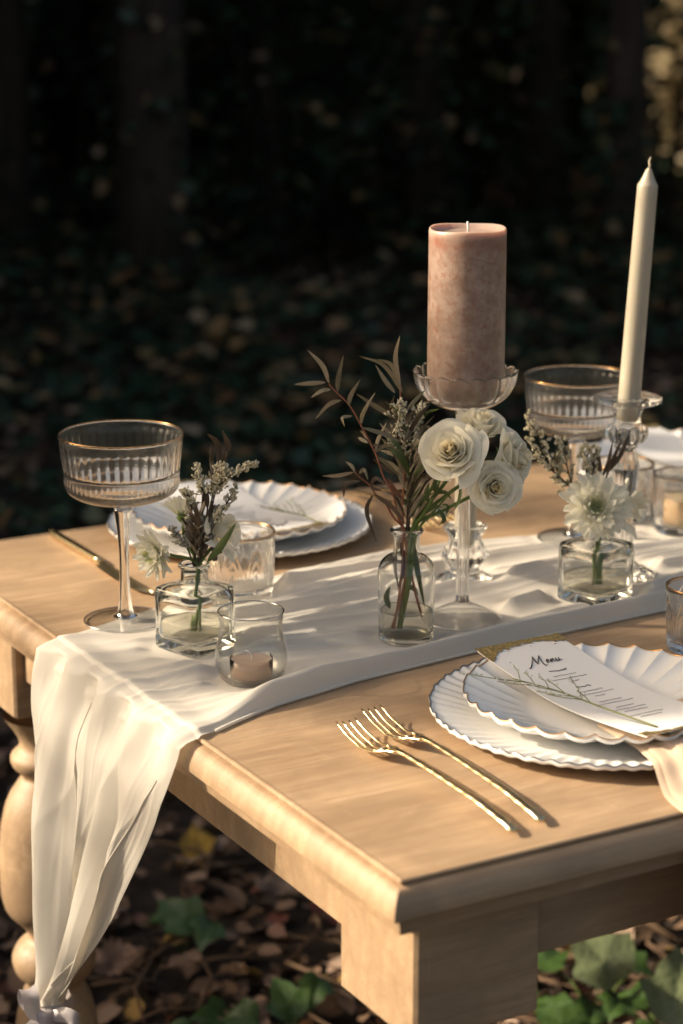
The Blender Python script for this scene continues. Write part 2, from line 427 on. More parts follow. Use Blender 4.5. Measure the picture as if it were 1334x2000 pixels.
# ------------------------------------------------------------------ runner
KEEP = [(.085, .691, .050), (.110, .577, .045), (.228, .709, .040), (.112, .460, .034), (.305, .494, .032), (.389, .520, .046), (.470, .641, .036),
        (.551, .510, .045), (.626, .563, .040), (.671, .718, .046), (.777, .766, .040), (.802, .682, .040), (.54, .327, .04)]
def runner_edges(u):
    vn = np.interp(u, [0, .05, .1, .2, .35, .6, .9, 1.4], [.343, .366, .385, .407, .424, .440, .450, .44])
    vf = np.interp(u, [0, .1, .2, .3, .45, .65, .9, 1.4], [.668, .705, .735, .752, .768, .752, .775, .77])
    return vn, vf
def ridge(x, p): return (1 - np.abs(np.sin(np.pi * x))) ** p
def runner_height(u, v, t):
    P = lambda us, cs: np.interp(u, us, cs)
    g = lambda c, w, e=1.5: np.exp(-np.abs((v - c) / w) ** e)
    warp = .020 * np.sin(2.6 * u + .6) + .011 * np.sin(8.3 * u + 9 * v) + .004 * np.sin(15 * u - 23 * v + 1)
    w = v + warp + .05 * np.exp(-u / .09) * (v - .5)
    # rolled near side, then long creased folds running along the table
    h = g(P([0, .12, .3, .6, .9, 1.4], [.366, .404, .430, .450, .460, .46]), .016) * P([0, .06, .2, .5, .9, 1.4], [.006, .012, .016, .018, .018, .016])
    a1 = .55 + .45 * np.sin(5.1 * u + 9 * v); a2 = .5 + .5 * np.sin(8.7 * u - 14 * v + 2); a3 = .5 + .5 * np.sin(6.1 * u + 21 * v + 4)
    h = h + .0080 * ridge(w * 9.6 + .15, 1.2) * a3 + .0150 * ridge(w * 15.5 + .3 + .22 * np.sin(4.1 * u + 1), 1.45) * (.18 + .82 * a1 ** 1.5) + .0070 * ridge(w * 29 + .4 + .35 * np.sin(3 * u), 1.7) * a2 + .0012 * ridge(w * 47 + .5 * np.sin(5 * u + 1), 2.0) * a3
    h = h + .0009 * ridge(w * 30 - u * 16, 3) * a2 * a3 + .0012
    h = h * (.35 + .65 * sm(u, .0, .11))
    k = np.ones_like(h)
    for cu, cv, r in KEEP:
        d = np.hypot(u - cu, v - cv); k = np.minimum(k, .06 + .94 * sm(d, r * .95, r * .95 + .022))
    e = sm(t, 0, .03) * sm(1 - t, 0, .03)
    return .0008 + np.maximum(h, 0) * k * e
def build_runner():
    root = empty('table_runner', tuple(W(0, .5, TOP)), 'ivory satin table runner draped over the table end, tied low with ribbon', 'table runner')
    nt = 240; ts = np.linspace(0, 1, nt)
    us = np.concatenate([np.linspace(0, .9, 230), np.linspace(.905, 2.0, 160)])
    rows = []
    VG, ZG, UG = .604, .402, -.044
    vn0, vf0 = runner_edges(np.array(0.0))
    base_v = vn0 + (vf0 - vn0) * ts
    h0 = runner_height(np.zeros(nt), base_v, ts)
    def hang(q, t):
        """q: 0 at the table edge .. 1 at the tie"""
        zt = .757 + np.interp(t, ts, h0) * (1 - sm(q, 0, .12))
        zb = ZG + .010 * np.sin(t * 9)
        z = zt + (zb - zt) * q
        # gathered end: pleats wrapped round the tie
        ang = t * 2 * np.pi * 2.5
        gv = VG + (t - .5) * .030 + .006 * np.cos(ang); gu = UG + .010 * np.sin(ang) - .004
        v0 = np.interp(t, ts, base_v)
        p = 1.75 - .5 * t
        v = v0 + (gv - v0) * q ** p
        out = .0165 + .014 * sm(q, .0, .18) + .014 * np.sin(np.pi * np.clip(q, 0, 1)) ** .8 * (.35 + .65 * np.sin(np.pi * np.clip(t, 0, 1)) ** .6)
        u = -out * (1 - q ** 3) + gu * q ** 3
        # folds
        amp = .016 * sm(q, .02, .45) * (1 - .55 * sm(q, .7, 1))
        f1 = np.abs(np.sin(np.pi * (t * 3.1 + .10 + .15 * q))) ** .7 - .6
        f2 = np.sin(2 * np.pi * (t * 5.3 + .3) + 2.0 * q) * .28
        f3 = np.sin(2 * np.pi * (t * 1.4 + .1)) * .5
        top = .012 * np.exp(-((q - .03) / .10) ** 2) * (np.sin(2 * np.pi * t * 4.2 + .5) * .6)
        fl = (f1 + f2 + f3) * amp
        crease = -.006 * np.exp(-((t - .36 - .10 * q) / .035) ** 2) * sm(q, .08, .3) * (1 - sm(q, .75, 1)) - .005 * np.exp(-((t - .66 - .02 * q) / .03) ** 2) * sm(q, .0, .2) * (1 - sm(q, .6, 1))
        fine = .0034 * ridge(t * 9.2 + .25 * np.sin(3.2 * q + 5 * t) + .2, 2.0) * (.5 + .5 * np.sin(4.0 * q + 9 * t)) + .0020 * ridge(t * 19 + .6 * q + .3 * np.sin(7 * q), 2.2) * (.5 + .5 * np.sin(6 * q - 13 * t + 1))
        diag = .0026 * ridge(t * 4.0 - q * 2.2 + .1, 3.0) * np.exp(-((q - .25) / .22) ** 2)
        fine = (fine * .38 + diag * .8) * sm(q, .01, .10) * (1 - .4 * sm(q, .85, 1))
        u = u - fl - top - crease - fine
        v = v + .012 * np.sin(2 * np.pi * (t * 2.6) + 1.2) * sm(q, .1, .5) * (1 - sm(q, .8, 1))
        u = np.minimum(u, -.0175 * sm(q, 0.004, .05) - .0005 * 0)
        return u, v, z
    # tail below the tie, hanging part, edge roll, flat part
    for q in np.linspace(.16, 0.02, 8):
        w = q / .16
        ang = ts * 2 * np.pi * 2.5
        gv = VG + (ts - .5) * (.030 + .06 * w) + .006 * np.cos(ang) * (1 + w); gu = UG + (.010 + .012 * w) * np.sin(ang) - .004
        rows.append((gu, gv, ZG + .010 * np.sin(ts * 9) * (1 - w) - q * .9))
    qs = 1 - np.linspace(0, 1, 150) ** 1.0
    for q in qs[:-1]:
        rows.append(hang(np.full(nt, q), ts))
    # rounding over the moulded edge
    u1, v1, z1 = hang(np.full(nt, 0.0), ts)
    for a in np.linspace(0.15, .85, 5):
        rows.append((-.0165 * (1 - a) ** 1.3, base_v, .757 + h0 + .0035 * np.sin(a * np.pi * .5) + .001))
    for u in us[0:]:
        vn, vf = runner_edges(u); v = vn + (vf - vn) * ts
        edge = .0035 * (1 - sm(u, 0, .03))
        rows.append((np.full(nt, u), v, TOP + runner_height(np.full(nt, u), v, ts) + edge))
    V = []
    base = W(0, .5, TOP)
    for u, v, z in rows:
        q = CORNER[None, :] + np.broadcast_to(u, (nt,))[:, None] * EX + np.broadcast_to(v, (nt,))[:, None] * EY
        V.append(np.column_stack([q, np.broadcast_to(z, (nt,))]) - base)
    V = np.concatenate(V)
    o = obj('cloth', V, grid_faces(len(rows), nt), M['runner'], root)
    # stitched hems: thin cords lying on the hanging cloth
    def hem(t0, t1, q0, q1, name='hem'):
        pts = []
        for a in np.linspace(0, 1, 40):
            t = np.array([t0 + (t1 - t0) * a]); q = np.array([q0 + (q1 - q0) * a])
            u, v, z = hang(q, t); c = W(float(u[0]) - .0006, float(v[0]), float(z[0])) - base; pts.append(c)
        obj(name, *tube(pts, .0009, 6), M['runner'], root)
    hem(.045, .30, .10, .93); hem(.60, .62, .06, .45)
    # edge roll of the near side
    pts = []
    for u in np.linspace(.02, 1.2, 90):
        vn, vf = runner_edges(u); pts.append(W(u, float(vn), TOP + .0022) - base)
    obj('edge_roll', *tube(pts, .0016, 6), M['runner'], root)
    # ribbon: knot, two loops and two tails
    kc = W(UG, VG, ZG - .006) + np.array([-.004, -.030, 0]) - base
    def ribbon(pts, w, name, wdir=(0, 0, 1), twist=0.0):
        pts = spline(pts, 7); V = []; m = len(pts)
        for i, p in enumerate(pts):
            t = pts[min(i + 1, m - 1)] - pts[max(i - 1, 0)]; t /= np.linalg.norm(t) + 1e-9
            a = np.array(wdir, float); a -= t * (a @ t); a /= np.linalg.norm(a)
            tw = twist * i / m; b = np.cross(t, a); a = a * math.cos(tw) + b * math.sin(tw)
            s_ = i / (m - 1); ww = w * (.45 + .55 * math.sin(math.pi * min(max(s_, .02), .98)) ** .5)
            for k in np.linspace(-1, 1, 7):
                V.append(p + a * ww * k + np.cross(t, a) * (.0016 * math.cos(k * 2.2)))
        obj(name, V, grid_faces(m, 7), M['ribbon'], root)
    X = np.array([1, 0, 0.]); Y = np.array([0, 1, 0.]); Z = np.array([0, 0, 1.])
    ribbon([kc, kc + X * .018 + Z * .008 - Y * .008, kc + X * .030 + Z * .005 - Y * .014, kc + X * .034 - Z * .006 - Y * .008, kc + X * .020 - Z * .011 + Y * .002, kc + X * .004 - Z * .004], .0085, 'ribbon_loop', (0, .35, 1))
    ribbon([kc, kc - X * .012 + Z * .010 - Y * .006, kc - X * .014 + Z * .026 - Y * .006, kc - X * .019 + Z * .031 + Y * .005, kc - X * .021 + Z * .014 + Y * .008, kc - X * .004 + Z * .002], .0085, 'ribbon_loop', (.9, .35, .2))
    ribbon([kc, kc - X * .014 - Z * .012 - Y * .006, kc - X * .026 - Z * .040 - Y * .008, kc - X * .030 - Z * .075], .010, 'ribbon_tail', (1, .3, .1), .6)
    ribbon([kc, kc + X * .008 - Z * .014 - Y * .008, kc + X * .014 - Z * .042 - Y * .006, kc + X * .020 - Z * .078], .010, 'ribbon_tail', (1, .3, .1), -.5)
    v, f = lathe(smooth_prof([(.001, -.010), (.008, -.008), (.0095, 0), (.008, .008), (.001, .010)], 4), 18, lambda r, z, a, i: r * (1 + .10 * np.cos(5 * a + z * 200)))
    obj('ribbon_knot', v, f, M['ribbon'], root, loc=tuple(kc))
    v, f = lathe([(.0235, -.007), (.026, 0), (.0235, .007)], 28, lambda r, z, a, i: r * (1 + .05 * np.cos(7 * a)))
    obj('ribbon_band', v, f, M['ribbon'], root, loc=tuple(W(UG - .006, VG, ZG - .002) - base))
    return root
build_runner()

# ------------------------------------------------------------------ glassware
def build_coupe(u, v, label, s=1.0):
    g = empty('coupe_glass', tuple(W(u, v, TOP + .0012)), label, 'coupe glass', 'gold rimmed coupe glasses', rz=.3)
    g.scale = (s, s, s)
    outer = smooth_prof([(.0085, .1200), (.0125, .1228), (.0240, .1268), (.0440, .1325), (.0555, .1395), (.0585, .1480), (.0590, .1590)], 7)[:-1]
    outer += [(.0590 + (.0636 - .0590) * (t), .1590 + .0392 * t) for t in np.linspace(0, 1, 26)]
    inner = [(.0627 + (.0578 - .0627) * t, .1982 - .0392 * t) for t in np.linspace(0, 1, 16)]
    inner += smooth_prof([(.0575, .1590), (.0568, .1490), (.0530, .1425), (.0430, .1372), (.0240, .1325), (.0005, .1305)], 5)
    no = len(outer)
    def fn(r, z, a, i):
        rr = np.full_like(a, r)
        if i < no:
            if .1605 < z < .1935:
                x = (z - .1605) / .033; env = sm(x, 0, .08) * sm(1 - x, 0, .22)
                rr = rr - .0014 * env * (np.abs(np.cos(20 * a)) ** .6) + .0004 * env
            if .1575 < z <= .1605: rr = rr + .0005
            if .140 < z < .1565:
                x = (z - .140) / .0165; env = math.sin(math.pi * x)
                rr = rr + .0007 * env * np.cos(30 * a + z * 900) * np.cos(30 * a - z * 900)
        return rr
    v_, f_ = lathe(outer + inner, 264, fn)
    obj('bowl', v_, f_, M['glass_cut'], g)
    st = smooth_prof([(.0002, .1203), (.0070, .1202), (.0098, .1190), (.0082, .110), (.0060, .090), (.0050, .070), (.0052, .045), (.0066, .022), (.0086, .009), (.0125, .0050)], 6)
    v_, f_ = lathe(st, 32); obj('stem', v_, f_, M['crystal'], g)
    ft = smooth_prof([(.0002, .0046), (.0125, .0048), (.025, .0034), (.0400, .0022), (.0430, .0014), (.0422, .0003), (.030, .0006), (.0002, .0008)], 5)
    v_, f_ = lathe(ft, 64); obj('foot', v_, f_, M['glass_foot'], g)
    v_, f_ = ring_tube(lambda a: (.0428 * math.cos(a), .0428 * math.sin(a), .0012), 96, .0008, 6); obj('foot_edge', v_, f_, M['glass_cut'], g)
    v_, f_ = ring_tube(lambda a: (.0632 * math.cos(a), .0632 * math.sin(a), .1984), 160, .00055, 8)
    obj('gold_rim', v_, f_, M['gold_rim'], g)
    return g
build_coupe(.085, .691, 'gold rimmed cut glass coupe alone at the bare left end of the table')
build_coupe(.671, .718, 'gold rimmed cut glass coupe standing behind the tall taper candle', .98)

def build_tumbler(u, v, label, rim='gold', name='tumbler', h=.0715, r0=.0355, r1=.0382, rz=0.0):
    g = empty(name, tuple(W(u, v, TOP + .0012)), label, 'tumbler', 'cut glass tumblers', rz=rz)
    zs = np.linspace(.004, h - .001, 44)
    outer = [(.0002, .0), (r0 - .004, .0), (r0 - .001, .0012), (r0, .004)] + [(r0 + (r1 - r0) * ((z - .004) / h), z) for z in zs[1:]]
    no = len(outer); outer += [(r1 - .0004, h), (r1 - .0016, h)]
    inner = [(r1 - .0024 + (r0 - r1) * (1 - t), h - (h - .016) * (1 - t)) for t in np.linspace(1, 0, 14)[0:]]
    inner += smooth_prof([(r0 - .004, .0135), (r0 - .008, .011), (.0002, .010)], 4)
    K = 9
    def fn(r, z, a, i):
        rr = np.full_like(a, r)
        if 4 < i < no and z < h - .008:
            loc = ((a * K / (2 * np.pi)) % 1.0) * 2 - 1
            zz = z / (h - .010)
            for sc_, am in ((1.0, .0013), (.66, .0010), (.33, .0009)):
                zt = .96 * (.45 + .55 * sc_)
                x = np.clip(zz / zt, 0, 1)
                w = sc_ * .92 * np.sqrt(np.clip(1 - x ** 2.4, 0, 1))
                rr = rr - am * np.exp(-((np.abs(loc) - w) / .10) ** 2) * (zz < zt + .03)
            rr = rr + .0006 * np.exp(-(loc / .14) ** 2) * (zz < .5)
        return rr
    v_, f_ = lathe(outer + inner, 216, fn); obj('body', v_, f_, M['glass_cut'], g)
    if rim == 'gold':
        v_, f_ = ring_tube(lambda a: ((r1 - .0010) * math.cos(a), (r1 - .0010) * math.sin(a), h + .0004), 120, .0007, 8)
        obj('gold_rim', v_, f_, M['gold_rim'], g)
    return g
build_tumbler(.228, .709, 'cut glass tumbler with thin gold rim behind the left square bud vase')
build_tumbler(.540, .322, 'cut glass tumbler cropped by the right picture edge above the near plate', h=.066, r0=.031, r1=.0345, rz=.2)
build_tumbler(.777, .766, 'cut glass tumbler with gold rim behind the tall crystal candlestick', h=.068, rz=.1)

def build_votive(u, v, label):
    g = empty('votive_glass', tuple(W(u, v, TOP + .0012)), label, 'candle holder')
    P = smooth_prof([(.0002, 0), (.0200, 0), (.0262, .0012), (.0308, .0065), (.0343, .0150), (.0352, .0220), (.0342, .0320), (.0315, .0420), (.0300, .0500), (.0300, .0580), (.0310, .0670), (.0314, .0690)], 5)
    I = smooth_prof([(.0309, .0694), (.0303, .0685), (.0292, .0580), (.0292, .0500), (.0306, .0420), (.0332, .0320), (.0341, .0220), (.0328, .0150), (.0290, .0080), (.0230, .0048), (.0002, .0045)], 5)
    v_, f_ = lathe(P + I, 96); obj('bowl', v_, f_, M['glass'], g)
    v_, f_ = ring_tube(lambda a: (.0311 * math.cos(a), .0311 * math.sin(a), .0692), 120, .0008, 8); obj('rim', v_, f_, M['glass_thick'], g)
    return g
build_votive(.112, .460, 'plain clear curved glass votive at the front edge of the runner')
def build_tealight(u, v, z, label, r=.0195, h=.0165, wax='tealight'):
    g = empty('tealight', tuple(W(u, v, z)), label, 'tealight')
    v_, f_ = lathe([(.0002, .0008), (r - .0008, .0008), (r - .0006, h - .003), (r - .0010, h - .0026), (r * .75, h - .0032), (.0002, h - .003)], 64); obj('wax', v_, f_, M[wax], g)
    v_, f_ = lathe([(.0002, .0003), (r - .0006, .0003), (r, .001), (r + .0002, h), (r - .0002, h), (r - .0004, .0012)], 64); obj('cup', v_, f_, M['cup'], g)
    obj('wick', *tube([(0, 0, h - .004), (.001, 0, h + .001), (-.002, .0005, h + .005), (-.006, .001, h + .0065)], .0007, 6), M['wick'], g)
    return g
build_tealight(.112, .460, TOP + .0012 + .0050, 'taupe tealight inside the plain clear glass votive', r=.0205, h=.0185)

def build_square_vase(u, v, label, rz, water=.030, s=.0304):
    g = empty('square_bud_vase', tuple(W(u, v, TOP + .0012)), label, 'vase', 'square glass bud vases', rz=rz)
    def sq(a, half, k=9.0):
        c, s_ = np.cos(a), np.sin(a); return half / (np.abs(c) ** k + np.abs(s_) ** k) ** (1 / k)
    H = .0635
    def body_fn(r, z, a, i):
        return sq(a, r)
    out = [(.0002, 0), (s - .003, 0), (s - .0010, .0008), (s, .0030)] + [(s, z) for z in np.linspace(.010, H - .006, 8)] + [(s - .0006, H - .002), (s - .002, H - .0005), (s - .005, H + .0006)]
    # blend from square shoulder to round neck
    neck = [(.0200, H + .0022, .55), (.0150, H + .0040, .15), (.0138, H + .0070, 0), (.0136, H + .0150, 0), (.0140, H + .0185, 0), (.0160, H + .0200, 0), (.0163, H + .0218, 0), (.0150, H + .0230, 0), (.0122, H + .0232, 0)]
    inn = [(.0116, H + .020, 0), (.0116, H + .006, 0), (.0150, H + .0005, .2), (.0215, H - .0035, .7), (s - .0055, H - .008, 1), (s - .0042, H - .016, 1), (s - .0042, .016, 1), (s - .0065, .0115, 1), (s - .011, .0095, 1), (.0002, .009, 1)]
    rows = [(r, z, 1.0) for r, z in out] + neck + inn
    blend = [q[2] for q in rows]
    def fn(r, z, a, i):
        b = blend[i]; return r * (1 - b) + sq(a, r) * b
    v_, f_ = lathe([(r, z) for r, z, _ in rows], 128, fn)
    o = obj('body', v_, f_, M['glass_thick'], g)
    w = s - .0046
    v_, f_ = lathe([(.0002, .0099), (w - .006, .0100), (w, .0165), (w, water), (w - .0015, water + .0004), (.0002, water)], 96, lambda r, z, a, i: sq(a, r))
    obj('water', v_, f_, M['water'], g)
    return g
build_square_vase(.110, .577, 'square clear glass bud vase holding flowers near the left coupe', R(47))
build_square_vase(.551, .510, 'square clear glass bud vase holding flowers below the tall taper candle', R(43))

def build_bottle(u, v, label):
    g = empty('bottle_vase', tuple(W(u, v, TOP + .0012)), label, 'vase')
    P = smooth_prof([(.0002, .0016), (.0170, .0012), (.0240, .0002), (.0268, .0018), (.0276, .0060), (.0280, .020), (.0285, .045), (.0290, .066), (.0283, .0745), (.0255, .0815), (.0200, .0868), (.0150, .0888), (.0134, .0920), (.0132, .1040), (.0134, .1095)], 6)
    P += smooth_prof([(.0150, .1106), (.0166, .1122), (.0168, .1142), (.0155, .1158), (.0130, .1160)], 4)
    I = smooth_prof([(.0116, .1150), (.0114, .1040), (.0116, .0920), (.0132, .0870), (.0195, .0845), (.0245, .0795), (.0270, .0735), (.0274, .066), (.0269, .045), (.0264, .020), (.0256, .0095), (.0225, .0062), (.0002, .0058)], 5)
    v_, f_ = lathe(P + I, 96); obj('body', v_, f_, M['glass_bottle'], g)
    v_, f_ = lathe(smooth_prof([(.0002, .0063), (.0220, .0068), (.0250, .0098), (.0259, .020), (.0262, .0318)], 4) + [(.0250, .0312), (.0002, .0310)], 72); obj('water', v_, f_, M['water'], g)
    return g
build_bottle(.305, .494, 'clear apothecary bottle vase with water, rose and willow leaf stems')

# ------------------------------------------------------------------ candle stands and candles
def build_stand(u, v):
    g = empty('candle_stand', tuple(W(u, v, TOP + .0012)), 'tall clear glass pedestal with scalloped cup under the pink pillar candle', 'candle stand')
    ft = smooth_prof([(.0002, .0006), (.034, .0004), (.0398, .0006), (.0406, .0018), (.038, .0042), (.0250, .0110), (.0120, .0172), (.0075, .0196), (.0002, .0198)], 6)
    v_, f_ = lathe(ft, 72); obj('foot', v_, f_, M['glass_foot'], g)
    v_, f_ = ring_tube(lambda a: (.0402 * math.cos(a), .0402 * math.sin(a), .0014), 96, .0009, 6); obj('foot_edge', v_, f_, M['glass_cut'], g)
    v_, f_ = lathe([(.0002, .0200), (.0064, .0201), (.0060, .03), (.0056, .08), (.0056, .15), (.0060, .205), (.0066, .2185), (.0002, .2187)], 60, lambda r, z, a, i: r * (1 + .10 * np.cos(8 * a)))
    obj('stem', v_, f_, M['crystal'], g)
    v_, f_ = lathe(smooth_prof([(.0002, .2188), (.0085, .2190), (.0110, .2205), (.0090, .2222), (.0070, .2232), (.0002, .2234)], 4), 40); obj('collar', v_, f_, M['crystal'], g)
    out = smooth_prof([(.0002, .2235), (.0140, .2240), (.0290, .2278), (.0420, .2370), (.0488, .2490), (.0512, .2610)], 7)
    inn = smooth_prof([(.0500, .2620), (.0470, .2500), (.0405, .2392), (.0280, .2304), (.0140, .2268), (.0002, .2265)], 7)
    no = len(out)
    def fn(r, z, a, i):
        k = sm(np.array(z), .226, .262) if True else 0
        c = np.abs(np.cos(9 * a)) ** .7
        return r * (1 + .085 * k * (c - .5)), np.full_like(a, z) + .0045 * sm(np.array(z), .25, .262) * (c - .4)
    v_, f_ = lathe(out + inn, 216, fn); obj('cup', v_, f_, M['glass_cut'], g)
    return g
build_stand(.389, .520)
def build_pillar(u, v):
    g = empty('pillar_candle', tuple(W(u, v, TOP + .2335)), 'thick mottled dusty pink pillar candle on the tall glass pedestal', 'candle')
    Rr, H = .0388, .1745
    rs = np.random.RandomState(2)
    def fn(r, z, a, i): 
        return r * (1 + .006 * np.sin(2 * a + 1 + z * 20) * (r > .03)), np.full_like(a, z) + (.0007 * np.sin(3 * a) if z > .17 else 0)
    prof = [(.0002, 0), (Rr - .0030, 0), (Rr - .0008, .001), (Rr, .003)] + [(Rr, z) for z in np.linspace(.01, H - .004, 24)] + [(Rr - .0003, H - .001), (Rr - .0012, H), (Rr - .0026, H - .0006), (Rr - .0045, H - .0040), (Rr - .010, H - .0055), (.012, H - .0062), (.0002, H - .0064)]
    v_, f_ = lathe(prof, 96, fn); obj('wax', v_, f_, M['pillar'], g)
    obj('wick', *tube([(0, 0, H - .007), (.0004, 0, H - .001), (-.0002, 0, H + .006)], .0011, 8), M['wick'], g)
build_pillar(.389, .520)
def build_short_holder(u, v):
    g = empty('short_candlestick', tuple(W(u, v, TOP + .0012)), 'short bulbous crystal candlestick behind the tall pedestal stem', 'candlestick')
    ft = smooth_prof([(.0002, .0008), (.024, .0004), (.0298, .0008), (.0304, .0030), (.026, .0055), (.018, .0090), (.0138, .0130), (.0002, .0132)], 6)
    v_, f_ = lathe(ft, 48, lambda r, z, a, i: r * (1 + .03 * np.cos(8 * a) * (r > .02))); obj('foot', v_, f_, M['crystal'], g)
    bd = smooth_prof([(.0002, .0134), (.0138, .0135), (.0190, .0180), (.0250, .0260), (.0252, .0300), (.0205, .0380), (.0172, .0465), (.0190, .0530), (.0226, .0575), (.0232, .0605), (.0215, .0622), (.0140, .0612), (.0126, .0590), (.0124, .0390), (.0002, .0385)], 5)
    v_, f_ = lathe(bd, 64, lambda r, z, a, i: r * (1 + .05 * np.cos(8 * a) * (r > .0165) * (.016 < z))); obj('cup', v_, f_, M['crystal'], g)
build_short_holder(.470, .641)
def build_taper(name, base, tilt, length, label, r0=.0122, r1=.0108):
    g = empty(name, tuple(base), label, 'candle', 'ivory taper candles', rot=(0, tilt, 0))
    L = length
    prof = smooth_prof([(.0002, 0), (r0 - .0015, .0002), (r0 - .0004, .004), (r0, .012)], 3) + [(r0 + (r1 - r0) * t, .012 + (L - .030) * t) for t in np.linspace(.05, 1, 20)]
    prof += smooth_prof([(r1 - .0004, L - .0165), (r1 - .0030, L - .0120), (.0052, L - .0060), (.0030, L - .001), (.0008, L + .0016), (.0001, L + .0018)], 4)
    v_, f_ = lathe(prof, 40); obj('wax', v_, f_, M['taper'], g)
    obj('wick', *tube([(0, 0, L - .001), (.0004, 0, L + .004), (-.0003, .0002, L + .008), (.0008, 0, L + .0125)], [.0013, .0014, .0012, .0006], 7), M['taper'], g)
build_taper('taper_candle', W(.470, .641, TOP + .0405), 0.0, .30, 'ivory taper candle in the short candlestick hidden behind the pink pillar')
def build_tall_holder(u, v):
    g = empty('tall_candlestick', tuple(W(u, v, TOP + .0012)), 'tall cut crystal candlestick with wide drip plate behind the right square vase', 'candlestick')
    ft = smooth_prof([(.0002, .0006), (.030, .0004), (.0355, .0010), (.0360, .0045), (.031, .0085), (.020, .0130), (.0140, .0185), (.0118, .0240), (.0002, .0242)], 6)
    v_, f_ = lathe(ft, 64, lambda r, z, a, i: r * (1 + .03 * np.cos(12 * a) * (r > .02))); obj('foot', v_, f_, M['crystal'], g)
    sh = smooth_prof([(.0002, .0243), (.0110, .0244), (.0135, .0300), (.0110, .0360), (.0100, .060), (.0112, .090), (.0140, .1200), (.0146, .1260), (.0115, .1380), (.0104, .1440), (.0125, .1480), (.0110, .1510), (.0002, .1512)], 5)
    v_, f_ = lathe(sh, 60, lambda r, z, a, i: r * (1 + .05 * np.cos(10 * a))); obj('shaft', v_, f_, M['crystal'], g)
    cup = smooth_prof([(.0002, .1514), (.0120, .1515), (.0200, .1555), (.0226, .1620), (.0210, .1690), (.0160, .1740), (.0150, .1830), (.0190, .1930)], 5)
    cup += smooth_prof([(.0300, .1965), (.0362, .1985), (.0372, .2008), (.0350, .2030), (.0270, .2026), (.0165, .2022), (.0128, .2000), (.0126, .1760), (.0002, .1755)], 5)
    v_, f_ = lathe(cup, 96, lambda r, z, a, i: r * (1 + (.06 * np.cos(10 * a) if .154 < z < .171 else (.018 * np.cos(16 * a) if r > .027 else 0)))); obj('cup', v_, f_, M['crystal'], g)
build_tall_holder(.626, .563)
build_taper('taper_candle', W(.626, .563, TOP + .1775) + np.array([0.0004, 0, 0]), R(2.9), .272, 'tall ivory taper candle leaning slightly in the tall crystal candlestick')

def build_back_votive(u, v):
    g = empty('faceted_votive', tuple(W(u, v, TOP + .0012)), 'faceted glass votive at the right picture edge with a candle inside', 'candle holder')
    P = smooth_prof([(.0002, 0), (.026, 0), (.031, .002), (.0355, .012), (.0375, .030), (.0370, .055), (.0355, .070)], 6)
    I = smooth_prof([(.0335, .0702), (.0345, .055), (.0345, .030), (.0320, .016), (.026, .010), (.0002, .009)], 6); no = len(P)
    v_, f_ = lathe(P + I, 144, lambda r, z, a, i: r * (1 + (.035 * np.abs(np.cos(6 * a)) - .02 if i < no and z > .004 else 0))); obj('bowl', v_, f_, M['glass_cut'], g)
build_back_votive(.802, .682)
build_tealight(.802, .682, TOP + .0108, 'amber candle stub inside the faceted votive', r=.021, h=.034, wax='amber_wax')

# ------------------------------------------------------------------ plates, cards, cutlery, napkin
def build_charger(u, v, label):
    g = empty('charger_plate', tuple(W(u, v, TOP)), label, 'plate', 'white ribbed charger plates', rz=.1)
    Rr = .156; rho = np.concatenate([np.linspace(.0005, .100, 8), np.linspace(.106, Rr, 18)])
    def zt(r): return .0052 + .0105 * float(sm(np.array(r), .100, .165)) + .0012 * float(sm(np.array(r), .148, Rr))
    prof = [(r, zt(r)) for r in rho] + [(Rr + .0006, zt(Rr) - .0012)] + [(r, max(.0002, zt(r) - .0038)) for r in rho[::-1]]
    no = len(rho)
    def fn(r, z, a, i):
        k = sm(np.array(r), .098, .150)
        wav = np.cos(64 * a)
        return r * (1 + .0045 * k * np.cos(32 * a + .4)), np.full_like(a, z) + (.0011 * k * wav if i < no else .0006 * k * wav)
    v_, f_ = lathe(prof, 384, fn); obj('dish', v_, f_, M['porcelain_matt'], g)
    v_, f_ = ring_tube(lambda a: (Rr * (1 + .0045 * math.cos(32 * a + .4)) * math.cos(a), Rr * (1 + .0045 * math.cos(32 * a + .4)) * math.sin(a), zt(Rr) + .0003 + .0011 * math.cos(64 * a)), 384, .0007, 6)
    obj('rim_band', v_, f_, M['silver_rim'], g)
def build_plate(u, v, label, rim='silver_rim', rz=0.0):
    g = empty('scalloped_plate', tuple(W(u, v, TOP + .0056)), label, 'plate', 'white scalloped plates', rz=rz)
    Rr = .1255; rho = np.concatenate([np.linspace(.0005, .062, 6), np.linspace(.067, Rr, 26)])
    def zt(r): return .0050 + .0195 * max(0, (r - .066) / (Rr - .066)) ** 1.25
    prof = [(r, zt(r)) for r in rho] + [(Rr + .0004, zt(Rr) - .0014)] + [(r, max(.0002, zt(r) - .0040)) for r in rho[::-1]]
    K = 30
    def sw(r): return 1.5 * (r - .07) / .055
    def mod(r, a): return np.abs(np.sin(.5 * (K * a + sw(r)))) ** .75 - .6
    def fn(r, z, a, i):
        k = sm(np.array(r), .066, .122)
        m_ = mod(r, a)
        return r * (1 + .012 * k * m_), np.full_like(a, z) - .0042 * k * m_
    v_, f_ = lathe(prof, 480, fn); obj('dish', v_, f_, M['porcelain'], g)
    def rp(a):
        m_ = float(mod(Rr, np.array(a))); r = Rr * (1 + .012 * m_)
        return (r * math.cos(a), r * math.sin(a), zt(Rr) - .0042 * m_ + .0002)
    v_, f_ = ring_tube(rp, 480, .00055, 6); obj('rim_band', v_, f_, M[rim], g)
build_charger(.340, .210, 'white ribbed charger plate beside the two gold forks at the near side')
build_charger(.345, .938, 'white ribbed charger plate on bare wood across the table, behind the tumbler')
build_charger(.989, .903, 'white ribbed charger plate at the far right edge behind the tumblers')
